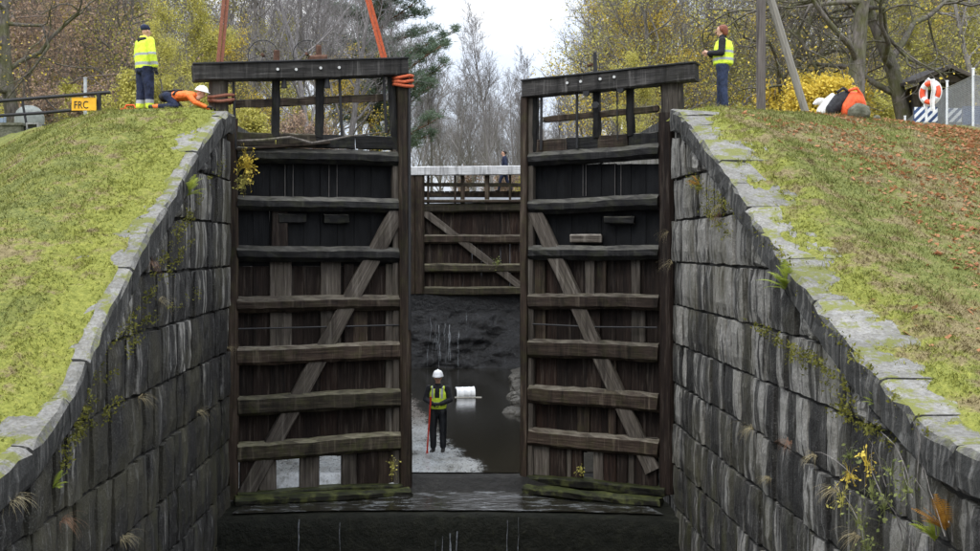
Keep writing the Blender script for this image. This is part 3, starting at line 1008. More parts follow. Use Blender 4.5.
# deck band, walkway posts and rail above the planking
for i in range(4):
    xa = 236 + 40 * i
    GL.bar('deck_board', (xa + .4, 139 + i * 1.0), (xa + 39.6, 140 + i * 1.0), .3, .1, 'mossy_timber' if i < 2 else 'tarred_timber', -.12, seg=4)
GL.bar('walkway_board', (237, 149), (330, 142), .07, .3, 'brown_timber', .02, seg=7)
GL.bar('walkway_rail', (234, 104), (384, 97.5), .17, .07, 'brown_timber', -.16, seg=12, jit=.016)
for (x0, y0, x1, y1, w) in ((276.5, 79, 276, 136, .17), (320.5, 78, 319.5, 137, .19), (392, 74, 396, 151, .16)):
    GL.bar('post', (x1, y1), (x0, y0), w, .16, 'tarred_timber', -.1, seg=6)
for (x0, y0, x1, y1) in ((233.5, 82, 235.5, 149), (339.5, 77, 342, 137), (383.5, 76, 386.5, 133)):
    mb = MB(); mb.tube([GL.at(x0, y0, -.05), GL.at(x1, y1, -.05)], .032, 8); mb.build('rod', 'iron', GL.root)
for x in (284, 327):
    mb = MB()
    mb.tube([GL.at(x, 78, .0), GL.at(x, 88, .0)], [.045, .07], 8)
    mb.build('pulley', 'iron', GL.root)
beam = GL.bar('balance_beam', (193.5, 72), (408.5, 66.5), .37, .42, 'beam_timber', .12, seg=20, cham=.07, jit=.008, warp=.01)
GL.bar('beam_cap', (193, 63.2), (409, 57.4), .035, .5, 'iron', .16, seg=10, jit=.004)
for x, y in ((277.5, 69.3), (296, 69.5), (320.5, 68), (339, 67.6)):
    mb = MB(); c = GL.at(x, y, .12)
    mb.tube([c - GL.n * .03, c + GL.n * .035], .032, 8); mb.build('bolt', 'bolt_metal', beam)
def hoop(g, x, y, rpx, lean, name='winding_wheel'):
    c = g.at(x, y, -.5); r = rpx / 46
    mb = MB()
    A = (g.t * math.cos(lean) + g.n * math.sin(lean)).normalized(); B = Vector((0, 0, 1))
    mb.tube(ring_pts(c, r, A, B), .009, 6, caps=False)
    for k in range(3):
        a = k * math.pi / 3 + .3
        mb.tube([c - (A * math.cos(a) + B * math.sin(a)) * r, c + (A * math.cos(a) + B * math.sin(a)) * r], .006, 5)
    o = mb.build(name, 'iron', g.root)
    mb = MB(); mb.tube([c - A.cross(B) * .1, c + A.cross(B) * .1], .035, 8); mb.build('hub', 'rusty_iron', o)
hoop(GL, 263, 55, 15, .3); hoop(GL, 307, 54, 14, .3)
for (x, y0, y1, w) in ((277, 50, 64, .13), (319, 45, 62, .11)):
    GL.bar('gear_stand', (x, y1), (x, y0), w, .14, 'rusty_iron', -.35, seg=3)
GL.bar('gear_housing', (310, 59), (327, 58), .16, .3, 'rusty_iron', -.3, seg=3)
# broken branch caught on the walkway
mb = MB(); mb.tube([GL.at(*p, .1) for p in ((237, 141), (262, 140), (290, 137), (312, 143), (330, 140), (350, 136), (385, 132))], [.03, .03, .028, .03, .025, .02, .012], 6)
tag(mb.build('branch', 'dark_bark'), 'thin dead branch lying along the left gate walkway', 'branch')
# cut white end of the rail
GL.bar('rail_end', (384.2, 97.4), (387, 97.3), .15, .08, 'pale_pole', -.155, seg=2)

# ---- right leaf
GR = Leaf('lock_gate', (4.58, 25.52), (1.68, 26.9), 'right lock gate leaf with tilted balance beam and no sling')
rails_r = [(159.5, 150.5, 14.5, 'tarred_timber'), (207, 201.5, 15, 'tarred_timber'), (253, 252.5, 14.5, 'tarred_timber'), (301, 302.5, 15.5, 'brown_timber'),
           (348, 353, 18.5, 'brown_timber'), (394, 403.5, 18, 'brown_timber'), (437, 449.5, 17.5, 'brown_timber')]
for i, (ya, yb, h, m) in enumerate(rails_r):
    GR.bar('rail', (527.5, ya), (657.5, yb), h / 45.5, .34, m, 0, seg=15, cham=.3 if i < 3 else .2, jit=.010, warp=.010)
GR.bar('heel_post', (665.5, 495), (665, 112), .30, .3, 'stained_plank', -.02, seg=14)
GR.bar('heel_post_head', (670.5, 116), (669.5, 80), .44, .36, 'grey_timber', -.02, seg=5)
GR.bar('mitre_post', (522.6, 486), (523, 97), .15, .42, 'brown_timber', .06, seg=16)
GR.bar('mitre_post_facing', (530, 480), (530, 98), .13, .2, 'grey_timber', -.08, seg=12)
GR.bar('brace', (533, 210), (652, 472), .33, .16, 'grey_timber', -.06, seg=12, cham=.1)
planks(GR, 527, 661, 9, 164, 452, ['stained_plank', 'stained_plank', 'red_brown_plank'], -.34, 5, split=(250,))
for (xa, xb, ya, yb, m) in ((585, 594, 260, 297, 'grey_timber'), (597, 606, 260, 297, 'brown_timber'), (631, 640, 260, 297, 'grey_timber'), (534, 545, 260, 345, 'brown_timber'), (608, 616, 358, 440, 'brown_timber'), (577, 589, 398, 436, 'brown_timber'), (631, 645, 305, 345, 'grey_timber'), (588, 600, 305, 345, 'stained_plank')):
    GR.plate('stud', xa, xb, ya, yb, .1, m, -.22)
for (xa, xb, m) in ((532, 549, 'grey_timber'), (549.5, 566, 'stained_plank'), (566.5, 571, 'grey_timber'), (571.5, 582, 'red_brown_plank'), (593, 603, 'grey_timber'), (603.5, 616, 'red_brown_plank'), (616.5, 627, 'stained_plank'), (628, 634, 'grey_timber'), (634.5, 657, 'stained_plank')):
    GR.plate('stud', xa, xb, 438, 486, .14, m, -.16)
GR.bar('bottom_rail', (522, 480), (664, 493), .2, .42, 'sill_timber', .06, seg=12, warp=.015)
GR.bar('paddle_block', (570, 238.5), (601, 238.5), .19, .16, 'grey_timber', -.14, seg=3)
GR.bar('paddle_block', (604, 220), (634, 220), .17, .16, 'tarred_timber', -.14, seg=3)
mb = MB(); mb.tube([GR.at(532, 324, -.1), GR.at(595, 327, -.12), GR.at(657, 327.5, -.1)], .02, 6); mb.build('tie_rod', 'iron', GR.root)
for x in (583, 586, 615, 621):
    mb = MB(); mb.tube([GR.at(x, 163, -.31), GR.at(x, 196, -.31)], .009, 6); mb.build('paddle_rod', 'rod_grey', GR.root)
for i in range(4):
    xa = 536 + 30.5 * i
    GR.bar('deck_board', (xa + .4, 146.5 - 2 * i), (xa + 30.1, 144.5 - 2 * i), .3, .1, ('brown_timber', 'tarred_timber')[i % 2], -.12, seg=4)
GR.bar('walkway_rail', (544, 119.5), (658, 108.5), .14, .08, 'brown_timber', -.16, seg=10, jit=.016)
GR.bar('rail_end', (541.5, 119.5), (544, 119.5), .12, .08, 'pale_pole', -.155, seg=2)
for (x0, y0, x1, y1, w) in ((595.5, 89, 596, 137, .16), (629, 84, 630, 136, .16), (533.5, 97, 533.5, 152, .16)):
    GR.bar('post', (x1, y1), (x0, y0), w, .16, 'tarred_timber', -.1, seg=6)
for (x0, y0, x1, y1) in ((541.5, 96, 541, 150), (577, 92, 577, 148), (617, 88, 617.5, 140)):
    mb = MB(); mb.tube([GR.at(x0, y0, -.05), GR.at(x1, y1, -.05)], .03 if x0 < 600 else .014, 8); mb.build('rod', 'iron', GR.root)
for (x, y) in ((586.5, 93), (620.5, 89.5), (595.5, 105)):
    mb = MB(); c = GR.at(x, y, .06)
    mb.tube([c - GR.n * .03, c + GR.n * .04], .075, 10); mb.build('pulley', 'iron', GR.root)
beam = GR.bar('balance_beam', (521.5, 89), (694.5, 71), .38, .42, 'beam_timber', .12, seg=20, cham=.07, jit=.008, warp=.01)
GR.bar('beam_cap', (521, 80.2), (695, 61.6), .035, .5, 'iron', .16, seg=10, jit=.004)
for x, y in ((567.5, 83), (581, 81.5), (600.5, 79), (614.5, 77)):
    mb = MB(); c = GR.at(x, y, .12)
    mb.tube([c - GR.n * .03, c + GR.n * .035], .032, 8); mb.build('bolt', 'bolt_metal', beam)
hoop(GR, 590, 65, 11, .8)
GR.bar('gear_stand', (595, 74), (594.5, 52.5), .07, .08, 'iron', -.35, seg=3)

# mossy mitre sill beams the leaves close against
for side, a, b in ((-1, (-4.4, 25.12), (-.75, 26.05)), (1, (4.5, 25.0), (1.75, 26.35))):
    a = Vector((*a, .62)); b = Vector((*b, .62))
    o = timber('sill_beam', a, b, .22, .3, 'sill_timber', None, (0, -1, 0), seg=12, jit=.02, cham=.3)
    tag(o, 'mossy sill beam under the left gate leaf' if side < 0 else 'mossy sill beam under the right gate leaf', 'beam')

# ---- upper gate at the far end
U0 = 49.9
GU = Leaf('upper_lock_gate', (4.9, U0), (-1.15, U0 + .5), 'upper lock gate with white painted beam at far end')
GU.bar('balance_beam', (411, 171), (560, 169.5), .37, .4, 'white_paint_timber', .14, seg=16, cham=.07)
for (y, m) in ((207.5, 'mossy_timber'), (239, 'brown_timber'), (268, 'mossy_timber'), (291, 'mossy_timber')):
    GU.bar('rail', (424, y + .3), (556, y - .3), 9 / 24.0, .34, m, 0, seg=10, cham=.2, warp=.012)
GU.bar('mitre_post', (419, 294), (419, 168), .42, .4, 'brown_timber', .08, seg=12)
GU.bar('heel_post', (558, 294), (558, 168), .4, .4, 'brown_timber', .0, seg=8)
GU.bar('brace', (424, 212), (520, 286), .3, .14, 'grey_timber', -.02, seg=10, cham=.1)
r = random.Random(4)
for i in range(14):
    xa = 424.5 + 9.5 * i
    GU.plate('plank', xa, xa + 9.45, 210, 292, .07, r.choice(['stained_plank', 'stained_plank', 'brown_timber', 'red_brown_plank']), -.3)
GU.bar('walkway_rail', (424, 184.5), (540, 185), .16, .08, 'mossy_timber', -.2, seg=10)
for x, w in ((428, .1), (462.5, .17), (487, .2), (455, .08), (510, .1), (535, .15)):
    GU.bar('post', (x, 204), (x, 174), w, .14, 'brown_timber', -.2, seg=4)
GU.bar('deck_board', (424, 201), (556, 201), .12, .6, 'brown_timber', .1, seg=8)
GU2 = Leaf('upper_lock_gate', (-4.9, U0), (-1.42, U0 + .5), 'left leaf of the upper gate hidden behind the left lock gate')
GU2.bar('balance_beam', (330, 172), (405, 171), .37, .4, 'white_paint_timber', .14, seg=10, cham=.07)
for y in (207.5, 239, 268, 291):
    GU2.bar('rail', (330, y), (408, y), 9 / 24.0, .34, 'brown_timber', 0, seg=8)
for i in range(9):
    GU2.plate('plank', 330 + 8.7 * i, 338 + 8.7 * i, 210, 292, .07, 'stained_plank', -.3)
GU2.bar('mitre_post', (411.6, 294), (411.6, 168), .32, .4, 'brown_timber', .06, seg=10)
GU2.bar('heel_post', (328, 294), (328, 168), .3, .4, 'brown_timber', .06, seg=10)

# ---- slings from the crane to the left leaf
def strap(name, pts, w, mat, label, twin=.038):
    """pair of flat webbing slings"""
    root = empty(name, pts[0]); tag(root, label, 'sling')
    for k in (-1, 1):
        mb = MB(); vs = []; fs = []
        for i, p in enumerate(pts):
            p = Vector(p) + Vector((k * twin * (1 - .3 * i / len(pts)), .02 * k, 0))
            vs += [p + Vector((-w, 0, 0)), p + Vector((w, 0, 0)), p + Vector((w, .02, 0)), p + Vector((-w, .02, 0))]
        for i in range(len(pts) - 1):
            for j in range(4): fs.append((i*4+j, i*4+(j+1)%4, (i+1)*4+(j+1)%4, (i+1)*4+j))
        mb.add(vs, fs)
        mb.build('webbing', mat, root)
hook = Vector((-3.9, 26.0, 19.2))
def lerp_pts(a, b, n): return [a + (b - a) * i / n for i in range(n + 1)]
la = GL.at(219.5, 64, -.2); lb = GL.at(384, 58, -.1)
strap('lifting_sling', lerp_pts(la, hook + Vector((-.12, 0, 0)), 10), .036, 'sling_faded', 'faded brown crane sling above the left end of the sling-held gate beam')
strap('lifting_sling', lerp_pts(lb, hook + Vector((.12, 0, 0)), 10), .034, 'sling_orange', 'bright orange crane sling leaning above the left gate beam')
mb = MB()
mb.tube(ring_pts(hook + Vector((0, 0, .1)), .2, Vector((1, 0, 0)), Vector((0, 0, 1)), -2.6, 1.2, 14), .05, 8)
mb.tube([hook + Vector((0, 0, .3)), hook + Vector((0, 0, .75))], .13, 10)
mb.tube([hook + Vector((0, 0, .75)), hook + Vector((0, 0, 14))], .02, 6)
tag(mb.build('crane_hook', 'iron'), 'crane hook on a wire carrying the two slings', 'hook')
def wrap(g, x, y, hw, hd, turns, mat, label, off):
    root = empty('sling_wrap', g.at(x, y, off)); tag(root, label, 'sling')
    for k in range(turns):
        c = g.at(x, y + k * 4.2 - 3, off); r = random.Random(k)
        pts = []
        for i in range(21):
            a = 2 * math.pi * i / 20
            ca, sa = math.cos(a), math.sin(a)
            f = 1 / max(abs(ca), abs(sa)) ** .75
            pts.append(c + g.t * ca * hw * f * .9 + g.n * sa * hd * f * .9 + Vector((0, 0, .03 * math.sin(a * 2 + k) + r.uniform(-.008, .008))))
        mb = MB(); mb.tube(pts, .036, 8, caps=False); mb.build('loop', mat, root)
wrap(GL, 402, 81, .23, .30, 3, 'sling_orange', 'bright orange sling wrapped round the left gate mitre post', -.16)
wrap(GL, 221, 100, .29, .27, 2, 'sling_faded', 'faded sling wrapped round the left gate heel post head', -.2)

# ------------------------------------------------------------------ trees
class TubeBatch:
    def __init__(s): s.g = {}
    def add(s, pts, rad, sides):
        s.g.setdefault((len(pts), sides), []).append((pts, rad))
    def arrays(s):
        Vs = []; Fs = []; base = 0
        for (k, n), lst in s.g.items():
            P = np.array([p for p, _ in lst]); Rr = np.array([q for _, q in lst])
            T = np.empty_like(P)
            T[:, 1:-1] = P[:, 2:] - P[:, :-2]; T[:, 0] = P[:, 1] - P[:, 0]; T[:, -1] = P[:, -1] - P[:, -2]
            T /= np.linalg.norm(T, axis=2, keepdims=True) + 1e-9
            ref = np.where(np.abs(T[:, :1, 2:3]) < .8, np.array([[[0, 0, 1.]]]), np.array([[[1., 0, 0]]]))
            A = np.cross(T, np.broadcast_to(ref, T.shape)); A /= np.linalg.norm(A, axis=2, keepdims=True) + 1e-9
            B = np.cross(A, T)
            an = np.arange(n) * 2 * np.pi / n
            ring = P[:, :, None, :] + Rr[:, :, None, None] * (A[:, :, None, :] * np.cos(an)[None, None, :, None] + B[:, :, None, :] * np.sin(an)[None, None, :, None])
            N = len(lst)
            idx = np.arange(N * k * n).reshape(N, k, n) + base
            a = idx[:, :-1, :]; b = np.roll(idx, -1, axis=2)[:, :-1, :]; c = np.roll(idx, -1, axis=2)[:, 1:, :]; d = idx[:, 1:, :]
            Fs.append(np.stack([a, b, c, d], axis=-1).reshape(-1, 4)); Vs.append(ring.reshape(-1, 3))
            base += N * k * n
        return np.concatenate(Vs), np.concatenate(Fs)

def unit(v): return v / (np.linalg.norm(v) + 1e-9)
def grow(seed, H, r0, limbs=14, subs=6, twigs=6, fine=5, first=.22, spread=60, gnarl=.12, up=.12, crown=.5, lean=0.0, top_taper=.25):
    """returns (trunk+limb tubes, twig tubes, tip points)"""
    q = np.random.RandomState(seed)
    big = TubeBatch(); small = TubeBatch(); tips = []
    def line(p, d, L, n, g, upv):
        pts = [p]
        for i in range(n):
            d = unit(d + q.normal(0, g, 3) + np.array([0, 0, upv]))
            pts.append(pts[-1] + d * L / n)
        return np.array(pts)
    def child_dir(t, ang):
        a = unit(np.cross(t, q.normal(0, 1, 3)))
        an = np.radians(ang)
        return unit(t * np.cos(an) + a * np.sin(an))
    tr = line(np.zeros(3) + np.array([0, 0, -.35]), np.array([lean, 0, 1.0]), H * .95, 12, gnarl * .5, .1)
    rr = r0 * (1 - np.linspace(0, 1, 13) * (1 - top_taper * .3)) ; rr[0] *= 1.45; rr[1] *= 1.08
    big.add(tr, rr, 9)
    def at(P, f):
        x = f * (len(P) - 1); i = min(int(x), len(P) - 2); w = x - i
        return P[i] * (1 - w) + P[i + 1] * w, unit(P[i + 1] - P[i])
    for i in range(limbs):
        f = first + (1 - first) * (i + q.rand()) / limbs
        p, t = at(tr, min(f, .99))
        L = H * crown * (1.0 - .62 * (f - first) / (1 - first)) * q.uniform(.7, 1.15)
        ra = r0 * (1 - f * .75) * q.uniform(.34, .55)
        P1 = line(p, child_dir(t, spread * q.uniform(.7, 1.2)), L, 7, gnarl * 1.5, up)
        big.add(P1, ra * np.linspace(1, .22, 8), 6)
        for j in range(subs):
            f1 = .2 + .8 * (j + q.rand()) / subs
            p1, t1 = at(P1, min(f1, .99))
            L1 = L * .5 * (1.15 - .5 * f1) * q.uniform(.7, 1.2)
            P2 = line(p1, child_dir(t1, q.uniform(28, 60)), L1, 5, gnarl * 1.5, up * .8)
            small.add(P2, max(.011, ra * .36) * np.linspace(1, .3, 6), 4)
            for k in range(twigs):
                f2 = .15 + .85 * (k + q.rand()) / twigs
                p2, t2 = at(P2, min(f2, .99))
                L2 = L1 * .5 * q.uniform(.6, 1.2)
                P3 = line(p2, child_dir(t2, q.uniform(22, 55)), L2, 3, gnarl * 1.4, up * .6)
                small.add(P3, max(.008, ra * .12) * np.linspace(1, .5, 4), 3)
                tips.append(P3[-1]); tips.append(P3[2])
                for m in range(fine):
                    f3 = .15 + .85 * q.rand()
                    p3, t3 = at(P3, f3)
                    P4 = line(p3, child_dir(t3, q.uniform(20, 50)), L2 * .55 * q.uniform(.5, 1.3), 2, gnarl * 1.2, up * .5)
                    small.add(P4, .0065 * np.linspace(1, .6, 3), 3)
                    tips.append(P4[-1])
    return big, small, np.array(tips)

def leaf_quads(pts, n, size, seed, jitter=.25):
    q = np.random.RandomState(seed)
    c = pts[q.randint(0, len(pts), n)] + q.normal(0, jitter, (n, 3))
    u = q.normal(0, 1, (n, 3)); u /= np.linalg.norm(u, axis=1, keepdims=True)
    w = q.normal(0, 1, (n, 3)); v = np.cross(u, w); v /= np.linalg.norm(v, axis=1, keepdims=True)
    s = size * q.uniform(.6, 1.3, (n, 1))
    V = np.stack([c - u * s, c - v * s * .65 + u * s * .1, c + u * s, c + v * s * .65 + u * s * .1], axis=1).reshape(-1, 3)
    return V, np.arange(n * 4).reshape(n, 4)

class Kind:
    """a kind of tree: shared meshes for trunk and crown (and leaves)"""
    def __init__(s, name, seed, bark_m, leaf_m=None, nleaf=0, leaf=.07, clump=None, jitter=.25, **kw):
        s.name = name
        big, small, tips = grow(seed, **kw)
        V, F = big.arrays(); s.trunk = np_mesh('trunk', V, F, [bark_m]); s.trunk.polygons.foreach_set('use_smooth', [True] * len(F))
        V, F = small.arrays(); s.crown = np_mesh('crown', V, F, [bark_m])
        s.leaves = None
        if nleaf:
            if clump:                     # leaves only in some parts of the crown
                q = np.random.RandomState(seed)
                keep = np.array([fbm(p[0] * clump, p[1] * clump, p[2] * clump + seed) for p in tips])
                tips = tips[keep > np.percentile(keep, 45)]
            V, F = leaf_quads(tips, nleaf, leaf, seed, jitter)
            s.leaves = np_mesh('leaves', V, F, [leaf_m])
def plant(kind, x, d, z, scale, rz, label, group, name=None, cat='tree'):
    root = empty(name or kind.name, (x, d, z), rz)
    root.scale = (scale, scale, scale)
    tag(root, label, cat, group)
    for nm, me in (('trunk', kind.trunk), ('crown', kind.crown), ('leaves', kind.leaves)):
        if me is None: continue
        o = bpy.data.objects.new(nm, me); C.objects.link(o); o.parent = root
    return root

K_bare = [Kind('bare_tree', 100 + i, b, H=15, r0=.2, limbs=20, subs=8, twigs=6, fine=5, first=.2, spread=42, gnarl=.1, up=.14, crown=.36) for i, b in enumerate(('grey_bark', 'hazed_bark', 'hazed_bark'))]
K_slim = Kind('slim_tree', 120, 'hazed_bark', H=15, r0=.16, limbs=22, subs=7, twigs=6, fine=4, first=.25, spread=32, gnarl=.08, up=.2, crown=.3)
K_oak = [Kind('oak_tree', 130 + i, 'dark_bark', 'yellow_leaf', 1100, .05, clump=.35, H=13, r0=.33, limbs=13, subs=7, twigs=6, fine=6, first=.22, spread=78, gnarl=.24, up=.05, crown=.55) for i in range(2)]
K_russet = Kind('russet_tree', 140, 'brown_bark', 'mauve_twig_leaf', 15000, .052, H=13, r0=.2, limbs=18, subs=8, twigs=6, fine=5, first=.12, spread=62, gnarl=.16, up=.05, crown=.46)
K_yellow = Kind('yellow_tree', 150, 'grey_bark', 'yellow_leaf', 10000, .055, clump=.4, H=12, r0=.18, limbs=18, subs=7, twigs=6, fine=5, first=.18, spread=55, gnarl=.13, up=.1, crown=.42)
K_olive = Kind('olive_tree', 160, 'grey_bark', 'olive_leaf', 18000, .06, clump=.3, H=12, r0=.18, limbs=18, subs=7, twigs=6, fine=5, first=.1, spread=60, gnarl=.14, up=.08, crown=.42)
K_sparse = Kind('sparse_tree', 165, 'grey_bark', 'olive_leaf', 7500, .052, clump=.3, H=14, r0=.2, limbs=20, subs=8, twigs=6, fine=5, first=.15, spread=52, gnarl=.15, up=.08, crown=.42)
K_bush = [Kind('yellow_shrub', 170, 'brown_bark', 'yellow_leaf', 10000, .055, H=3.0, r0=.05, limbs=16, subs=6, twigs=5, fine=3, first=.05, spread=50, gnarl=.15, up=.1, crown=.62, jitter=.12),
          Kind('olive_shrub', 171, 'brown_bark', 'olive_leaf', 8000, .055, H=3.0, r0=.05, limbs=16, subs=6, twigs=5, fine=3, first=.05, spread=50, gnarl=.15, up=.1, crown=.62, jitter=.12),
          Kind('brown_shrub', 172, 'brown_bark', 'mauve_twig_leaf', 2500, .04, H=3.0, r0=.05, limbs=18, subs=7, twigs=6, fine=4, first=.05, spread=48, gnarl=.18, up=.1, crown=.62, jitter=.12)]

def needle_tree(seed, H, r0, bark_m, needle_m, whorls, first, reach, clump_n, clump_r, droop, spire):
    q = np.random.RandomState(seed)
    tb = TubeBatch(); tw = TubeBatch()
    zs = np.linspace(-.3, H, 12)
    P = np.stack([.12 * np.sin(zs * .5), .1 * np.cos(zs * .4), zs], axis=1)
    tb.add(P, r0 * np.linspace(1.15, .12, 12), 9)
    cl = []
    for i in range(whorls):
        f = first + (1 - first) * (i + q.rand() * .6) / whorls
        for j in range(q.randint(4, 7)):
            a = q.uniform(0, 6.28)
            L = reach * ((1 - f) ** .7 if spire else (1 - (f * .9) ** 3)) * q.uniform(.55, 1.1) + .3
            n = 6
            p = np.array([np.interp(f * H, zs, P[:, 0]), np.interp(f * H, zs, P[:, 1]), f * H])
            pts = [p]; d = unit(np.array([math.cos(a), math.sin(a), .35 if not spire else .1]))
            for k in range(n):
                d = unit(d + np.array([0, 0, droop]) + q.normal(0, .1, 3)); pts.append(pts[-1] + d * L / n)
            pts = np.array(pts)
            tb.add(pts, r0 * .2 * (1 - f * .6) * np.linspace(1, .25, n + 1), 5)
            for k in range(1, n + 1):
                for m in range(clump_n):
                    side = unit(np.cross(d, np.array([0, 0, 1.]))) * q.normal(0, .3 * L * (1.1 - k / n * .6) * .55)
                    c = pts[k] + side + np.array([0, 0, q.normal(.08, .09)])
                    cl.append(c)
                    tw.add(np.array([pts[k - 1], c]), [.014, .008], 3)
    cl = np.array(cl)
    nn = 52
    c = np.repeat(cl, nn, axis=0)
    dv = q.normal(0, 1, c.shape); dv[:, 2] = np.abs(dv[:, 2]) * .7 - .1; dv /= np.linalg.norm(dv, axis=1, keepdims=True)
    ln = clump_r * q.uniform(.6, 1.25, (len(c), 1))
    sd = np.cross(dv, q.normal(0, 1, c.shape)); sd /= np.linalg.norm(sd, axis=1, keepdims=True)
    wd = .017
    st = c + dv * ln * .12 + q.normal(0, clump_r * .35, c.shape)
    V = np.stack([st - sd * wd, st + sd * wd, st + dv * ln], axis=1).reshape(-1, 3)
    k = Kind.__new__(Kind)
    V0, F0 = tb.arrays(); k.trunk = np_mesh('trunk', V0, F0, [bark_m])
    V1, F1 = tw.arrays(); k.crown = np_mesh('twigs', V1, F1, [bark_m])
    k.leaves = np_mesh('needles', V, np.arange(len(V)).reshape(-1, 3), [needle_m])
    return k
K_pine = needle_tree(7, 17, .3, 'pine_bark', 'pine_needle', 15, .16, 3.6, 4, .27, .02, False); K_pine.name = 'pine_tree'
K_spruce = needle_tree(9, 15, .22, 'brown_bark', 'spruce_needle', 24, .06, 3.0, 3, .22, -.10, True); K_spruce.name = 'spruce_tree'

def pix_ground(px, d):
    x = (px - VX) / FPX * d
    s = 1 if x > 0 else -1
    if abs(x) < 5.3 and d > 74: return x, 8.25
    if abs(x) < 5.3: x = 5.6 * s
    return x, bank_z(s, x, d) - .1
tr_ = random.Random(77)
def put(kind, px, d, scale, label, group=None, rz=None, cat='tree', name=None):
    x, z = pix_ground(px, d)
    if group:                             # say what each stands behind
        base = label.split(' behind ')[0].split(' in the ')[0]
        marks = ((30, 'the railing end'), (60, 'the grey dome'), (112, 'the yellow sign'), (172, 'the person in yellow jacket'), (212, 'the crouching person'), (262, 'the left end of the slung beam'), (320, 'the left gate wheels'), (440, 'the orange sling'), (612, 'the tilted beam'), (660, 'the low end of the right beam' if False else 'the right gate walkway'), (705, 'the high end of the tilted beam'), (750, 'the person in yellow vest'), (800, 'the two poles'), (845, 'the white sack'), (885, 'the boulder'), (925, 'the shelter'), (2000, 'the lifebuoy and fence'))
        mk = [m for lim, m in marks if px < lim][0]
        label = base + (' far behind ' if d > 70 else ' behind ') + mk
        group = label[0:60]
    return plant(kind, x, d, z, scale, tr_.uniform(0, 6.28) if rz is None else rz, label, group, name, cat)

G1 = 'bare trees beyond the upper gate'
L1 = 'bare grey tree in the wood far behind the upper gate'
for (px, d, s, k) in ((452, 95, .8, 1), (470, 110, .9, 2), (495, 88, 1.05, 1), (512, 105, .85, 2), (540, 100, .72, 1), (565, 92, .66, 2), (432, 84, .85, 2), (483, 125, 1.0, 0), (528, 130, .85, 1), (585, 110, .9, 2), (445, 130, 1.0, 1), (555, 135, .8, 0), (505, 140, .9, 2), (415, 120, 1.1, 1), (600, 128, 1.1, 1), (460, 118, .8, 0), (478, 98, .75, 1), (500, 112, .75, 0), (520, 92, .62, 2), (548, 108, .66, 1), (572, 120, .8, 0), (440, 105, .8, 0), (535, 145, .9, 0), (490, 150, 1.0, 1)):
    x = (px - VX) / FPX * d
    kk = K_slim if px % 3 == 0 else K_bare[k]
    nm = 'slim upright pale' if px % 3 == 0 else ('brownish grey', 'pale grey', 'spreading pale')[k]
    plant(kk, x, d, 8.0, s, tr_.uniform(0, 6.28), 'bare %s tree in the wood far behind the upper gate' % nm, 'bare %s trees beyond the upper gate' % nm)
for (px, d, s) in ((478, 76, .7), (450, 80, .6), (530, 82, .55), (560, 78, .62)):
    x = (px - VX) / FPX * d
    x = x if abs(x) > 5.5 else (5.8 if x > 0 else -5.8)
    plant(K_slim, x, d, 8.0, s, tr_.uniform(0, 6.28), 'low slim bare tree close behind the upper gate', 'low slim trees behind the upper gate')
G2 = 'bare trees behind the left lock gate'
for (px, d, s, k) in ((245, 58, 1.05, 0), (300, 62, 1.15, 1), (325, 72, 1.2, 2), (352, 66, 1.1, 1), (270, 80, 1.3, 2), (225, 70, 1.2, 1), (390, 85, 1.2, 2), (310, 95, 1.4, 1), (365, 98, 1.35, 0), (340, 52, .85, 1), (240, 100, 1.4, 1), (405, 100, 1.0, 2)):
    nm = ('brownish grey', 'pale grey', 'spreading pale')[k]
    put(K_bare[k], px, d, s, 'bare %s tree behind the left gate walkway' % nm, 'bare %s trees behind the left gate' % nm)
put(K_pine, 377, 77, 1.36, 'tall pine with dark green needles and reddish trunk behind the left gate')
put(K_spruce, 872, 75, 1.0, 'dark spruce behind the bare branches beyond the shelter', 'spruces beyond the shelter')
put(K_spruce, 935, 66, .85, 'dark spruce behind the bare branches beyond the shelter', 'spruces beyond the shelter')
put(K_spruce, 950, 80, .95, 'dark spruce behind the bare branches beyond the shelter', 'spruces beyond the shelter')
G3 = 'trees behind the left slope'
for (px, d, s, k) in ((20, 44, .95, K_russet), (75, 50, 1.05, K_russet), (120, 62, 1.2, K_russet), (-20, 40, .9, K_russet), (50, 68, 1.2, K_russet), (10, 60, 1.15, K_russet), (95, 75, 1.35, K_russet)):
    put(k, px, d, s, 'spreading tree with a haze of mauve-brown twigs behind the left slope', G3)
put(K_oak[0], 14, 36, .78, 'gnarled dark tree with mossy trunk beside the black railing', rz=.4)
for (px, d, s) in ((110, 46, .8), (60, 56, 1.0), (165, 55, .95), (20, 75, 1.2), (140, 80, 1.3), (200, 62, 1.0)):
    put(K_sparse, px, d, s, 'half bare tree with sparse olive leaves behind the left slope', 'half bare trees behind the left slope')
for (px, d, s) in ((190, 44, .55), (215, 52, .62), (178, 36, .36), (258, 60, .72), (60, 52, .7), (130, 58, .85)):
    put(K_olive, px, d, s, 'yellow-green leafy tree behind the left slope', 'yellow-green trees behind the left slope')
for (px, d, s) in ((85, 54, .75), (235, 54, .62), (250, 66, .8), (135, 64, .95), (335, 70, .8)):
    put(K_yellow, px, d, s, 'thin yellow leafed tree behind the left slope', 'yellow trees behind the left slope')
for (px, d, s, k) in ((35, 38, .9, 2), (70, 41, 1.0, 1), (105, 38, .95, 2), (130, 36, .9, 1), (160, 39, 1.0, 1), (205, 38, .95, 1), (55, 46, 1.2, 2), (250, 48, 1.0, 1), (290, 50, 1.1, 2), (330, 52, 1.0, 2), (120, 48, 1.3, 2), (15, 48, 1.2, 1), (370, 60, 1.2, 2)):
    put(K_bush[k], px, d, s, ('yellow shrub', 'olive leafed shrub', 'brown twiggy shrub')[k] + ' in the undergrowth behind the left slope', 'undergrowth behind the left slope ' + ('yellow', 'olive', 'brown')[k], cat='shrub')
G4 = 'half bare trees behind the right slope'
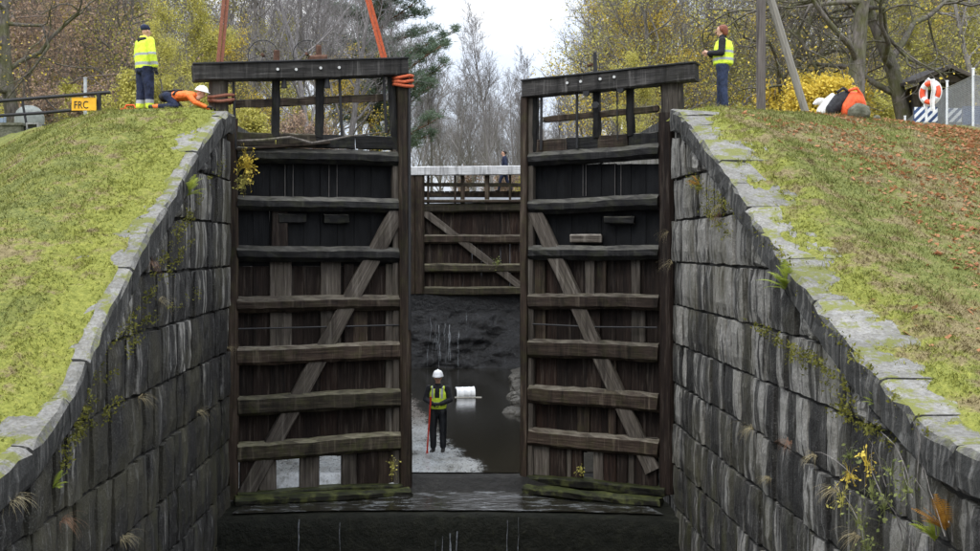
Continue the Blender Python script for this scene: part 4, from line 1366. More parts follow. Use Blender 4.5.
for (px, d, s) in ((610, 66, 1.1), (640, 58, 1.0), (690, 60, 1.15), (735, 70, 1.3), (800, 64, 1.2), (880, 70, 1.3), (945, 62, 1.2), (985, 52, 1.0), (840, 90, 1.5), (1010, 70, 1.3), (690, 95, 1.5)):
    put(K_sparse, px, d, s, 'half bare tree with sparse olive leaves behind the right slope', G4)
for (px, d, s, k) in ((592, 74, 1.0, 0), (625, 90, 1.35, 1), (715, 78, 1.3, 0), (780, 78, 1.35, 1), (860, 58, 1.0, 0), (965, 80, 1.3, 0), (900, 84, 1.35, 1), (680, 72, 1.2, 2), (820, 75, 1.3, 2)):
    nm = ('brownish grey', 'pale grey', 'spreading pale')[k]
    put(K_bare[k], px, d, s, 'bare %s tree in the wood behind the right slope' % nm, 'bare %s trees behind the right slope' % nm)
for (px, d, s) in ((640, 70, 1.25), (672, 58, .75), (915, 60, 1.0), (620, 88, 1.35), (632, 60, .95), (775, 66, .9), (822, 52, .5)):
    put(K_yellow, px, d, s, 'thin tree with yellow leaves behind the right slope', 'yellow trees behind the right slope')
for (px, d, s) in ((845, 62, .8), (900, 56, .7), (960, 58, .8), (700, 66, .8), (650, 50, .45)):
    put(K_olive, px, d, s, 'yellow-green leafy tree behind the right slope', 'yellow-green trees behind the right slope')
put(K_oak[1], 772, 42, .72, 'gnarled oak with crooked dark limbs behind the straight pole', rz=2.6)
put(K_oak[0], 858, 36, 1.0, 'thick mossy oak trunk behind the grey boulder', rz=4.0)
put(K_oak[1], 908, 39, .95, 'slender dark oak trunk behind the wire fence', rz=5.2)
for (px, d, s, k) in ((790, 42, 1.2, 0), (812, 39, 1.1, 0), (835, 40, 1.15, 0), (800, 34.5, .8, 0), (826, 34.5, .85, 0), (775, 46, .9, 0), (672, 46, .8, 0), (690, 42, .7, 1), (715, 44, .8, 2), (745, 42, .8, 1), (875, 44, 1.0, 1), (900, 46, 1.1, 1), (850, 48, 1.1, 1), (640, 52, .9, 1), (935, 50, 1.1, 1), (970, 46, 1.0, 2), (655, 58, 1.0, 2), (620, 62, 1.2, 2), (600, 70, 1.2, 2)):
    put(K_bush[k], px, d, s, ('bright yellow shrub', 'olive leafed shrub', 'brown twiggy shrub')[k] + ' in the undergrowth behind the right slope', 'undergrowth behind the right slope ' + ('yellow', 'olive', 'brown')[k], cat='shrub')
# shrubs beyond the upper gate
for (px, d, s, k) in ((435, 76, 1.0, 2), (452, 78, 1.2, 1), (480, 85, 1.3, 2), (505, 80, 1.2, 2), (530, 74, 1.1, 2), (550, 80, 1.3, 2), (575, 84, 1.3, 2), (465, 100, 1.6, 2), (515, 105, 1.6, 2), (495, 120, 1.8, 2), (545, 115, 1.8, 2)):
    x = (px - VX) / FPX * d; x = x if abs(x) > 5.5 or d > 90 else (5.9 if x > 0 else -5.9)
    plant(K_bush[k], x, d, 7.9, s, tr_.uniform(0, 6.28), ('', 'olive leafed shrub', 'brown twiggy shrub')[k] + ' in the undergrowth beyond the upper gate', 'undergrowth beyond the upper gate ' + ('', 'olive', 'brown')[k], cat='shrub')

# ------------------------------------------------------------------ people
def ellipsoid(bm, c, r, sub=2):
    M = Matrix.Translation(c) @ Matrix.Diagonal((r[0], r[1], r[2], 1))
    bmesh.ops.create_icosphere(bm, subdivisions=sub, radius=1.0, matrix=M)

class Figure:
    """a body grown from tapered chains of ellipsoids, fused into one skin, coloured by the nearest chain"""
    def __init__(s): s.ch = []; s.fine = []
    def chain(s, pts, mat, keep=False):
        """pts: list of (x, y, z, rx, ry, rz) or (x, y, z, r)"""
        q = [tuple(p) if len(p) == 6 else (p[0], p[1], p[2], p[3], p[3], p[3]) for p in pts]
        (s.fine if keep else s.ch).append((q, mat))
    def samples(s, q, step=.3):
        out = []
        if len(q) == 1: return [q[0]]
        for a, b in zip(q[:-1], q[1:]):
            L = math.dist(a[:3], b[:3]); r = min(min(a[3:]), min(b[3:]))
            n = max(1, int(math.ceil(L / (r * step))))
            for i in range(n + 1):
                t = i / n; out.append(tuple(a[k] + (b[k] - a[k]) * t for k in range(6)))
        return out
    def mesh(s, name, bands=None, voxel=.012):
        bm = bmesh.new()
        cs = []; rr = []; mi = []; mats = []
        for q, mat in s.ch:
            if mat not in mats: mats.append(mat)
            for p in s.samples(q):
                ellipsoid(bm, p[:3], p[3:], 2)
                cs.append(p[:3]); rr.append(p[3:]); mi.append(mats.index(mat))
        me = bpy.data.meshes.new('tmp'); bm.to_mesh(me); bm.free()
        ob = bpy.data.objects.new('tmp', me); C.objects.link(ob)
        rm = ob.modifiers.new('r', 'REMESH'); rm.mode = 'VOXEL'; rm.voxel_size = voxel
        sm = ob.modifiers.new('s', 'SMOOTH'); sm.factor = .5; sm.iterations = 3
        dg = bpy.context.evaluated_depsgraph_get()
        out = bpy.data.meshes.new_from_object(ob.evaluated_get(dg))
        bpy.data.objects.remove(ob); bpy.data.meshes.remove(me)
        out.name = name
        n = len(out.polygons)
        ce = np.empty(n * 3); out.polygons.foreach_get('center', ce); ce = ce.reshape(-1, 3)
        cs = np.array(cs); rr = np.array(rr); mi = np.array(mi)
        best = np.empty(n, dtype=np.int32)
        for a in range(0, n, 2000):
            dd = np.linalg.norm((ce[a:a+2000, None, :] - cs[None]) / rr[None], axis=2)
            dd = (dd - 1) * rr.min(axis=1)[None]
            best[a:a+2000] = mi[dd.argmin(axis=1)]
        if bands: best = bands(ce, best, mats)
        for m in mats: out.materials.append(MATS[m])
        out.polygons.foreach_set('material_index', best.astype(np.int32))
        out.polygons.foreach_set('use_smooth', [True] * n)
        if s.fine:                        # fingers and face details rooted in the body
            bm = bmesh.new(); bm.from_mesh(out)
            for q, mat in s.fine:
                if MATS[mat].name not in [m.name for m in out.materials]: out.materials.append(MATS[mat])
                k = [m.name for m in out.materials].index(MATS[mat].name)
                for p in s.samples(q, .6):
                    f0 = len(bm.faces)
                    ellipsoid(bm, p[:3], p[3:], 1)
                    bm.faces.ensure_lookup_table()
                    for f in bm.faces[f0:]: f.material_index = k; f.smooth = True
            bm.to_mesh(out); bm.free()
        out.update()
        return out

def add_head(F, c, fwd, skin='skin', nose=True):
    c = Vector(c); f = Vector(fwd).normalized(); up = Vector((0, 0, 1)); sd = f.cross(up).normalized(); up = sd.cross(f)
    F.chain([(c.x, c.y, c.z, .074, .088, .105)], skin)
    j = c + f * .035 - up * .07; F.chain([(j.x, j.y, j.z, .052, .052, .045)], skin)
    nk = c - up * .15 - f * .02; F.chain([(c.x, c.y, c.z - .06, .055), (nk.x, nk.y, nk.z, .058)], skin)
    for k in (-1, 1):
        e = c + f * .078 + sd * .032 * k + up * .005; F.chain([(e.x, e.y, e.z, .012, .012, .009)], 'eye_dark', True)
        a = c + sd * .076 * k - f * .005; F.chain([(a.x, a.y, a.z, .016, .022, .032)], skin, True)
    n0 = c + f * .088 - up * .005; n1 = c + f * .108 - up * .03
    F.chain([(n0.x, n0.y, n0.z, .011), (n1.x, n1.y, n1.z, .016)], skin, True)
    m = c + f * .082 - up * .062; F.chain([(m.x, m.y, m.z, .024, .014, .008)], 'lip', True)

def add_hand(F, w, d, side, mat='skin', curl=.6):
    """palm plus five separate, unequal, bent fingers; w wrist, d hand direction"""
    w = Vector(w); d = Vector(d).normalized()
    sv = Vector(side); sv = (sv - d * sv.dot(d)).normalized(); nv = d.cross(sv)
    p1 = w + d * .075
    F.chain([(w.x, w.y, w.z, .030), (p1.x, p1.y, p1.z, .037)], mat)
    for i, (o, L) in enumerate(((-.030, .070), (-.010, .080), (.010, .075), (.030, .058))):
        a = w + d * .085 + sv * o; b = a + (d + nv * curl * .5).normalized() * L * .55; c = b + (d * .4 + nv * curl).normalized() * L * .5
        F.chain([(*a, .0105), (*b, .0098), (*c, .0085)], mat, True)
    a = w + d * .035 - sv * .034; b = a + (d * .7 - sv * .8).normalized() * .04; c = b + (d + nv * .4).normalized() * .032
    F.chain([(*a, .013), (*b, .012), (*c, .010)], mat, True)

def helmet(parent_obj, c, tilt, mat='helmet_white', fwd=0.0):
    mb = MB()
    M = Matrix.Translation(c) @ Matrix.Rotation(fwd, 4, 'Z') @ Matrix.Rotation(tilt, 4, 'X')
    prof_ = [(.128, -.012), (.130, .0), (.121, .03), (.108, .075), (.078, .115), (.035, .132), (.004, .135)]
    n = 20; vs = []
    for r_, z in prof_:
        for k in range(n):
            a = 2 * math.pi * k / n
            y = math.cos(a) * r_ * 1.14; x = math.sin(a) * r_ * .95
            if z <= 0 and math.cos(a) > .3: y += .035 * (math.cos(a) - .3) / .7
            vs.append(M @ Vector((x, y, z)))
    fs = [(i*n+k, i*n+(k+1)%n, (i+1)*n+(k+1)%n, (i+1)*n+k) for i in range(len(prof_)-1) for k in range(n)]
    fs += [tuple(range(n)), tuple(range((len(prof_)-1)*n, len(prof_)*n))]
    mb.add(vs, fs)
    # ridge
    mb.tube([M @ Vector((0, y, z)) for y, z in ((-.12, .05), (-.07, .118), (0, .14), (.07, .118), (.12, .05))], .014, 6)
    me = mb.mesh('helmet', mat)
    bm = bmesh.new(); bm.from_mesh(me); bmesh.ops.recalc_face_normals(bm, faces=bm.faces); bm.to_mesh(me); bm.free()
    me.polygons.foreach_set('use_smooth', [True] * len(me.polygons))
    o = bpy.data.objects.new('helmet', me); C.objects.link(o); o.parent = parent_obj
    return o

def local_part(name, me, parent):
    o = bpy.data.objects.new(name, me); C.objects.link(o); o.parent = parent
    return o

def lump(name, parts, mat, voxel=.014):
    F = Figure()
    for p in parts: F.chain(p, mat)
    return F.mesh(name, voxel=voxel)

def legs(F, pant, boot, gap=.1, hipz=.92, w=1.0, stance=0.0):
    for k in (-1, 1):
        y = stance * k
        F.chain([(k * .095, 0, hipz, .098 * w, .115 * w, .1), (k * (gap + .005), y * .5 + .01, .50, .078 * w), (k * gap, y, .14, .066 * w)], pant)
        F.chain([(k * gap, y - .03, .055, .048, .05, .05), (k * (gap + .015), y + .12, .04, .046, .06, .038)], boot)

# --- man in a yellow high-visibility jacket on the left bank, turned towards the gate
def banded(zs, src, dst, top=None):
    def f(ce, best, mats):
        for d in dst:
            if d not in mats: mats.append(d)
        for (z0, z1, m) in zs:
            sel = np.isin(best, [mats.index(x) for x in src if x in mats]) & (ce[:, 2] > z0) & (ce[:, 2] < z1)
            best[sel] = mats.index(m)
        return best
    return f
def place(root_name, p, rz, label, s=1.0):
    r = empty(root_name, p, rz); r.scale = (s, s, s)
    return tag(r, label, 'person')

pz = bank_z(-1, -6.38, 25.5)
man = place('person', (-6.38, 25.5, pz - .01), R(-48), 'standing person in yellow jacket and navy beanie on the left slope', 1.06)
F = Figure()
legs(F, 'navy_cloth', 'boot_black', .11, .90, 1.3, .05)
F.chain([(0, 0, .84, .215, .18, .07), (0, 0, 1.0, .225, .19, .09), (0, .0, 1.2, .235, .19, .1), (0, .0, 1.38, .225, .165, .09), (0, 0, 1.46, .14, .11, .06)], 'hivis_yellow')
F.chain([(0, -.03, 1.51, .095, .09, .05)], 'hivis_yellow')
for k in (-1, 1):
    F.chain([(k * .225, 0, 1.42, .092), (k * .30, .0, 1.17, .082), (k * .29, .07, .95, .066)], 'hivis_yellow')
    add_hand(F, (k * .29, .085, .90), (0, .12, -1), (0, 1, 0), 'glove_black')
add_head(F, (0, .03, 1.645), (0, 1, 0))
b = banded([(.0, .16, 'hivis_yellow'), (.16, .22, 'reflective'), (.955, 1.01, 'reflective'), (1.15, 1.195, 'reflective'), (.0, .91, 'navy_cloth2')][2:4], ['hivis_yellow'], ['reflective'])
def left_bands(ce, best, mats):
    best = b(ce, best, mats)
    y = mats.index('hivis_yellow'); nv = mats.index('navy_cloth')
    best[(best == y) & (ce[:, 2] < .90)] = nv
    lo = (best == nv) & (ce[:, 2] < .27) & (ce[:, 2] > .2); best[lo] = mats.index('reflective')
    lo = (best == nv) & (ce[:, 2] <= .2); best[lo] = y
    return best
local_part('body', F.mesh('body', left_bands), man)
local_part('beanie', lump('beanie', [[(0, .015, 1.70, .092, .108, .05), (0, .005, 1.735, .086, .098, .05), (0, -.005, 1.765, .06, .065, .03)]], 'navy_cloth'), man)
local_part('hood', lump('hood', [[(-.09, -.05, 1.47, .05), (0, -.11, 1.46, .055), (.09, -.05, 1.47, .05)]], 'black_cloth'), man)

# --- kneeling worker in orange leaning over the wall edge
kx, kd = -5.55, 25.15
kn = place('person', (kx, kd, bank_z(-1, kx, kd) - .02), R(-90), 'crouching person in orange jacket and white helmet at the left wall edge'); kn.scale.z = .86
F = Figure()
for k in (-1, 1):
    F.chain([(k * .10, -.26, .34, .10, .11, .10), (k * .13, -.06, .10, .08), (k * .13, -.44, .07, .065)], 'navy_cloth')
    F.chain([(k * .13, -.44, .07, .068), (k * .13, -.50, .075, .06)], 'hivis_orange'); F.chain([(k * .13, -.54, .06, .05), (k * .13, -.6, .07, .05, .04, .06)], 'boot_black')
    F.chain([(k * .18, .22, .33, .075), (k * .24, .36, .16, .062), (k * .18, .56, .07, .05)], 'hivis_orange')
    add_hand(F, (k * .18, .60, .06), (0, 1, -.1), (1, 0, 0), 'glove_black', .3)
F.chain([(0, -.32, .32, .17, .13, .13), (0, -.12, .33, .17, .13, .12)], 'black_cloth')
F.chain([(0, -.08, .34, .185, .14, .13), (0, .12, .35, .20, .14, .13), (0, .26, .36, .16, .10, .10)], 'hivis_orange')
add_head(F, (0, .44, .42), (0, 1, -.35))
kb = local_part('body', F.mesh('body'), kn)
local_part('harness', lump('harness', [[(-.19, -.1, .36, .03), (-.1, -.05, .46, .03), (0, .02, .49, .032), (.1, -.05, .46, .03), (.19, -.1, .36, .03)], [(0, -.3, .45, .06, .1, .03), (0, -.05, .49, .05, .1, .03)]], 'black_cloth'), kn)
helmet(kn, (0, .45, .465), R(-16))

# --- woman in a yellow vest on the right bank, looking across at the gate
wx, wd = 5.9, 25.5
wm = place('person', (wx, wd, bank_z(1, wx, wd) - .01), R(72), 'standing person with auburn hair, yellow vest and jeans on the right slope', 1.07)
F = Figure()
legs(F, 'jeans', 'boot_black', .085, .92, 1.15, .05)
F.chain([(0, 0, .93, .155, .13, .07)], 'jeans')
F.chain([(0, 0, .985, .16, .135, .035)], 'hivis_orange')
F.chain([(0, 0, 1.02, .16, .13, .05), (0, -.01, 1.2, .165, .125, .1), (0, -.01, 1.38, .175, .12, .08), (0, 0, 1.45, .10, .09, .05), (0, .0, 1.51, .075, .075, .05)], 'black_cloth')
for k in (-1, 1):
    F.chain([(k * .20, -.01, 1.40, .076), (k * .255, -.0, 1.15, .068), (k * .12, .24, 1.17, .054)], 'black_cloth')
    add_hand(F, (k * .10, .265, 1.18), (-k * .45, .8, .35), (0, 0, 1), 'skin', .9)
add_head(F, (0, .035, 1.63), (0, 1, 0))
local_part('body', F.mesh('body'), wm)
V_ = Figure()
V_.chain([(0, -.01, .96, .21, .20, .05), (0, -.01, 1.1, .21, .205, .1), (0, -.02, 1.28, .21, .195, .1), (0, -.02, 1.38, .18, .165, .07)], 'hivis_yellow')
V_.chain([(-.11, -.01, 1.44, .05, .09, .03), (-.15, -.01, 1.42, .04, .08, .03)], 'hivis_yellow'); V_.chain([(.11, -.01, 1.44, .05, .09, .03), (.15, -.01, 1.42, .04, .08, .03)], 'hivis_yellow')
local_part('vest', V_.mesh('vest', banded([(1.02, 1.07, 'reflective'), (1.17, 1.215, 'reflective')], ['hivis_yellow'], ['reflective'])), wm)
local_part('hair', lump('hair', [[(0, -.005, 1.685, .088, .098, .062), (0, -.04, 1.63, .09, .075, .09), (0, -.05, 1.56, .082, .055, .05)], [(-.07, .02, 1.64, .028, .04, .05)], [(.07, .02, 1.64, .028, .04, .05)]], 'hair_auburn'), wm)
local_part('camera_phone', lump('camera_phone', [[(-.03, .33, 1.235, .02, .012, .045), (.03, .33, 1.235, .02, .012, .045)]], 'bag_black', .008), wm)

# --- worker with a staff standing on the silt
sx, sd = -.17, 29.7
wk = place('person', (sx, sd, silt_z(sx, sd) - .03), R(170), 'person in white helmet and yellow vest leaning on a red staff', 1.12); wk.scale.x = 1.13; wk.scale.y = 1.1
F = Figure()
legs(F, 'wader', 'boot_black', .105, .92, 1.08, .02)
F.chain([(0, 0, .95, .165, .14, .08), (0, 0, 1.1, .17, .135, .1), (0, 0, 1.3, .19, .135, .1), (0, 0, 1.42, .17, .115, .07), (0, 0, 1.5, .085, .085, .05)], 'black_cloth')
for k in (-1, 1):
    F.chain([(k * .20, 0, 1.42, .072), (k * .275, .03, 1.17, .064), (k * .10, .21, 1.10, .052)], 'black_cloth')
    add_hand(F, (k * .08, .225, 1.10), (-k * .8, .55, -.1), (0, 0, 1), 'glove_black', .9)
add_head(F, (0, .03, 1.645), (-.12, 1, -.05))
local_part('body', F.mesh('body'), wk)
V_ = Figure()
V_.chain([(0, 0, .99, .19, .16, .05), (0, 0, 1.12, .19, .155, .08), (0, .0, 1.3, .203, .152, .08), (0, .0, 1.39, .17, .135, .06)], 'hivis_yellow')
for k in (-1, 1): V_.chain([(k * .12, 0, 1.43, .05, .10, .045)], 'hivis_yellow')
def vb(ce, best, mats):
    mats += ['reflective', 'black_cloth']
    best[(ce[:, 2] > 1.07) & (ce[:, 2] < 1.12)] = 1
    best[(np.abs(np.abs(ce[:, 0]) - .105) < .022) & (ce[:, 2] > 1.2)] = 1
    best[(np.abs(ce[:, 0]) < .05) & (ce[:, 2] > 1.22) & (ce[:, 1] > .05)] = 2
    return best
local_part('vest', V_.mesh('vest', vb), wk)
helmet(wk, (0, .025, 1.69), R(-4))
st = Vector((sx, sd, 0)) + Matrix.Rotation(R(170), 3, 'Z') @ Vector((.14, .30, 0))
st = Vector((st.x - .02, st.y, 0))
mb = MB(); zb = silt_z(st.x - .06, st.y)
mb.tube([(st.x - .07, st.y - .02, zb - .12), (st.x + .03, st.y, zb + 1.32)], .021, 10)
mb.tube([(st.x + .03, st.y, zb + 1.32), (st.x + .033, st.y, zb + 1.38)], .027, 10)
mb.tube([(st.x - .062, st.y - .018, zb - .02), (st.x - .057, st.y - .017, zb + .05)], .03, 10)
tag(mb.build('staff', 'staff_red'), 'long red staff held by the person on the silt', 'staff')

# --- walker in navy crossing behind the upper gate
fx_, fd_ = 2.55, 51.2
wkf = place('person', (fx_, fd_, 8.28), R(80), 'walking person in navy clothes behind the white gate beam')
F = Figure()
for k, y in ((-1, .24), (1, -.26)):
    F.chain([(k * .09, 0, .92, .095, .11, .1), (k * .09, y * .5 + .05, .5, .076), (k * .09, y, .13, .06)], 'navy_cloth')
    F.chain([(k * .09, y - .02, .06, .045), (k * .09, y + .12, .05, .045, .055, .035)], 'boot_black')
    F.chain([(k * .2, 0, 1.42, .075), (k * .25, -y * .35, 1.17, .066), (k * .24, -y * .6 + .06, .95, .052)], 'navy_cloth')
    add_hand(F, (k * .24, -y * .65 + .08, .9), (0, .2, -1), (0, 1, 0), 'skin')
F.chain([(0, 0, .86, .18, .145, .08), (0, 0, 1.1, .185, .15, .1), (0, 0, 1.36, .195, .14, .09), (0, 0, 1.48, .1, .09, .05)], 'navy_cloth')
add_head(F, (0, .05, 1.645), (0, 1, 0))
local_part('body', F.mesh('body', voxel=.016), wkf)
local_part('hair', lump('hair', [[(0, .015, 1.70, .084, .095, .055), (0, -.03, 1.66, .08, .07, .06)]], 'hair_dark'), wkf)
# footbridge the walker is on
mb = MB()
for i in range(52):
    mb.box((-5.6 + .215 * i, 50.75, 8.24), (-5.6 + .215 * i + .2, 51.65, 8.28))
fb = empty('footbridge', (0, 51.2, 8.1)); tag(fb, 'plank footbridge behind the upper gate', 'footbridge')
o = mb.build('deck', 'brown_timber', fb); o['kind'] = 'stuff'
for y in (50.85, 51.55): timber('bearer', (-5.7, y, 8.14), (5.7, y, 8.14), .18, .14, 'brown_timber', fb)

# ------------------------------------------------------------------ things on the left bank
def text_mesh(txt, size, depth=.004):
    cu = bpy.data.curves.new('t', 'FONT'); cu.body = txt; cu.size = size; cu.extrude = depth; cu.align_x = 'CENTER'; cu.align_y = 'CENTER'
    ob = bpy.data.objects.new('t', cu); C.objects.link(ob)
    me = bpy.data.meshes.new_from_object(ob.evaluated_get(bpy.context.evaluated_depsgraph_get()))
    bpy.data.objects.remove(ob)
    return me
D = 31.0
rail = empty('railing', W(50, 130, D)); tag(rail, 'black tubular railing carrying a yellow sign on the left', 'railing')
def rtube(name, pts, r, mat='iron', parent=None):
    mb = MB(); mb.tube(pts, r, 8); return mb.build(name, mat, parent or rail)
rtube('top_bar', [W(-60, 106, D), W(0, 101, D), W(55, 96.5, D), W(110, 92.3, D)], .045)
rtube('middle_bar', [W(-60, 117, D), W(0, 115.5, D), W(40, 113, D), W(96, 108, D)], .042)
rtube('lower_bar', [W(-60, 131, D), W(30, 126, D), W(100, 122, D)], .022)
rtube('end_post', [W(99, 93, D), W(99, 150, D)], .06)
rtube('post', [W(22, 99.5, D), W(31, 150, D)], .032)
rtube('post', [W(-40, 105, D), W(-40, 150, D)], .045)
rtube('brace', [W(94, 97, D), W(102, 112, D)], .025); rtube('brace', [W(44, 98, D), W(58, 112, D)], .014)
sg = W(84, 104, D - .12)
mb = MB(); w2, h2 = .315, .165
mb.box((sg.x - w2, sg.y - .012, sg.z - h2), (sg.x + w2, sg.y + .012, sg.z + h2))
for (x0, x1, z0, z1) in ((-w2, w2, h2 - .012, h2), (-w2, w2, -h2, -h2 + .012)):
    mb.box((sg.x + x0, sg.y - .02, sg.z + z0), (sg.x + x1, sg.y - .0121, sg.z + z1))
sign = mb.build('sign', 'sign_yellow'); tag(sign, 'yellow sign with black letters hung on the black railing', 'sign')
tm = text_mesh('FRC', .27)
tm.materials.clear(); tm.materials.append(MATS['sign_black'])
o = link('lettering', tm, None, sign, Matrix.Translation((sg.x - .07, sg.y - .018, sg.z - .03)) @ Matrix.Rotation(R(90), 4, 'X') @ Matrix.Diagonal((.8, 1, 1, 1)))
mb = MB(); mb.tube([W(85.3, 78, D + 1.2), W(85.3, 165, D + 1.2)], .045, 10); mb.tube([W(85.3, 77.4, D + 1.2), W(85.3, 78.4, D + 1.2)], .055, 10)
tag(mb.build('steel_post', 'galvanised'), 'plain grey steel post behind the yellow sign', 'post')
c = W(29.5, 117, D + 2.5)
mb = MB(); mb.lathe([(.40, -1.4), (.40, -.02), (.385, .06), (.34, .17), (.25, .26), (.12, .315), (.01, .325)], 20, M=Matrix.Translation(c))
tag(mb.build('domed_container', 'dome_grey', smooth=True), 'grey dome-topped container behind the black railing', 'container')
c = W(34, 127, D - .5)
mb = MB()
w2 = .14
for (a, b_) in (((-.16, -.14, -.9), (-.12, .14, .1)), ((.12, -.14, -.9), (.16, .14, .1)), ((-.12, -.14, .06), (.12, .14, .1)), ((-.12, .1, -.9), (.12, .14, .06)), ((-.12, -.14, -.9), (.12, .1, -.14))):
    mb.box(Vector(a) + c, Vector(b_) + c)
tag(mb.build('concrete_box', 'concrete'), 'small concrete box with dark opening beside the black railing', 'box')
c = W(10, 130, D - .6)
mb = MB(); mb.box(c + Vector((-.22, -.25, -1)), c + Vector((.36, .25, .10))); mb.box(c + Vector((-.26, -.29, .1)), c + Vector((.40, .29, .16)))
tag(mb.build('concrete_plinth', 'boulder_stone'), 'mossy low concrete plinth by the left railing', 'plinth')
c = W(0, 126, D + .6)
mb = MB(); mb.box(c + Vector((-.6, -.03, -1.1)), c + Vector((.1, .03, .22)))
mb.tube([c + Vector((.13, 0, -1.1)), c + Vector((.13, 0, .28))], .035, 8)
tag(mb.build('panel', 'panel_bluegrey'), 'blue-grey board panel behind the low concrete plinth', 'panel')
mb = MB(); c = Vector((-6.62, 25.3, bank_z(-1, -6.62, 25.3) + .05))
mb.box(c + Vector((-.2, -.09, -.05)), c + Vector((.16, .09, .04))); mb.tube([c + Vector((-.14, 0, .04)), c + Vector((-.1, 0, .12)), c + Vector((.06, 0, .12)), c + Vector((.1, 0, .04))], .014, 6)
tag(mb.build('tool_box', 'bag_red'), 'small red tool box at the feet of the yellow-jacketed person', 'box')

# ------------------------------------------------------------------ things on the right bank
def ground_at(x, d): return bank_z(1, x, d)
p = W(761, 112, 29.5)
o = timber('wooden_pole', (p.x, p.y, ground_at(p.x, p.y) - .4), (p.x, p.y, 18.5), .21, .21, 'pole_wood', None, seg=16, cham=.29, jit=.006)
tag(o, 'straight brown wooden pole behind the woman in yellow vest' if False else 'straight brown wooden pole behind the person in yellow vest', 'pole')
a = W(806, 114, 28.6); b = W(771, 0, 28.6); dirv = (b - a)
o = timber('leaning_pole', a - dirv * .02, a + dirv * 1.8, .17, .17, 'pale_pole', None, seg=16, cham=.29, jit=.005)
tag(o, 'pale leaning pole propped beside the straight brown pole', 'pole')
# heap of gear
def gear(name, chains, mat, px, py, d, label, cat, voxel=.016):
    me = lump(name, chains, mat, voxel)
    p = W(px, py, d); o = link(name, me, None, None, Matrix.Translation((p.x, d, ground_at(p.x, d) - .02)) @ Matrix.Diagonal((.95, 1, 1.2, 1)))
    return tag(o, label, cat)
gear('white_sack', [[(-.15, 0, .12, .14, .13, .12), (-.02, .0, .22, .16, .14, .16), (.08, 0, .34, .09, .1, .12)], [(-.2, 0, .32, .12, .08, .05), (-.32, 0, .26, .06, .06, .03)]], 'bag_white', 829, 110, 26.35, 'white sack lying behind the black bag on the right slope', 'sack')
gear('black_bag', [[(-.16, 0, .14, .13, .14, .13), (.0, 0, .26, .16, .15, .19), (.16, 0, .36, .15, .14, .14), (.28, 0, .22, .1, .12, .16)], [(-.05, -.1, .46, .03), (.08, -.12, .53, .028), (.22, -.1, .46, .03)]], 'bag_black', 838, 110, 26.2, 'black bag between the white sack and the red bag', 'bag')
gear('red_bag', [[(-.16, 0, .16, .09, .15, .16), (.0, 0, .3, .14, .15, .2), (.16, 0, .32, .12, .14, .17), (.26, 0, .2, .07, .12, .13)], [(-.1, -.1, .5, .03), (.06, -.12, .54, .028), (.2, -.08, .42, .03)]], 'bag_red', 852, 110, 26.1, 'red bag leaning on the grey boulder', 'bag')
p = W(859, 112, 25.7)
tag(link('boulder', rock_mesh('boulder', (.235, .22, .2), 4.4, 3, .16), 'boulder_stone', None, Matrix.Translation((p.x, p.y, ground_at(p.x, p.y) + .12)), smooth=True), 'rounded grey boulder in front of the red bag', 'boulder')
for px, py, d, s in ((848, 117, 26.4, .09), (877, 118, 26.2, .08), (925, 121, 26.0, .06)):
    p = W(px, py, d)
    tag(link('stone', rock_mesh('stone', (s, s, s * .8), px, 2, .3), 'boulder_stone', None, Matrix.Translation((p.x, p.y, ground_at(p.x, p.y) + s * .4))), 'small loose stone on the crest of the right slope', 'stone', 'small stones on the right crest')

# wire mesh fence running away to the left
fa = (12.9, 29.3); fbp = (14.6, 41.0)
fence = empty('wire_fence', (fa[0], fa[1], ground_at(*fa))); tag(fence, 'grey wire mesh fence with white posts on the right slope', 'fence')
N = 5; H_ = 1.32
fpts = []
for i in range(-2, N + 1):
    t = i / N
    x = fa[0] + (fbp[0] - fa[0]) * t; y = fa[1] + (fbp[1] - fa[1]) * t
    fpts.append(Vector((x, y, ground_at(x, y) - .05)))
for p in fpts:
    mb = MB(); mb.tube([p, p + Vector((0, 0, H_ + .22))], .032, 8); mb.tube([p + Vector((0, 0, H_ + .22)), p + Vector((0, 0, H_ + .25))], .042, 8)
    mb.build('post', 'white_plastic', fence)
mb = MB()
for a, b in zip(fpts[:-1], fpts[1:]):
    L = (b - a).length; n = int(L / .085)
    def P(u, h): return a + (b - a) * (u / L) + Vector((0, 0, .06 + h))
    for k in range(-int(H_ / .085), n):
        for sgn in (1, -1):
            u0, h0, u1, h1 = (k * .085, 0, k * .085 + H_, H_) if sgn > 0 else (k * .085 + H_, 0, k * .085, H_)
            (ua, ha), (ub, hb) = sorted([(u0, h0), (u1, h1)])
            if ub < 0 or ua > L: continue
            if ua < 0: ha = ha + (hb - ha) * (0 - ua) / (ub - ua); ua = 0
            if ub > L: hb = ha + (hb - ha) * (L - ua) / (ub - ua); ub = L
            mb.tube([P(ua, ha), P(ub, hb)], .0045, 3, caps=False)
    mb.tube([P(0, H_), P(L, H_)], .012, 5); mb.tube([P(0, 0), P(L, 0)], .008, 5)
o = mb.build('wire_mesh', 'wire', fence); o['kind'] = 'stuff'

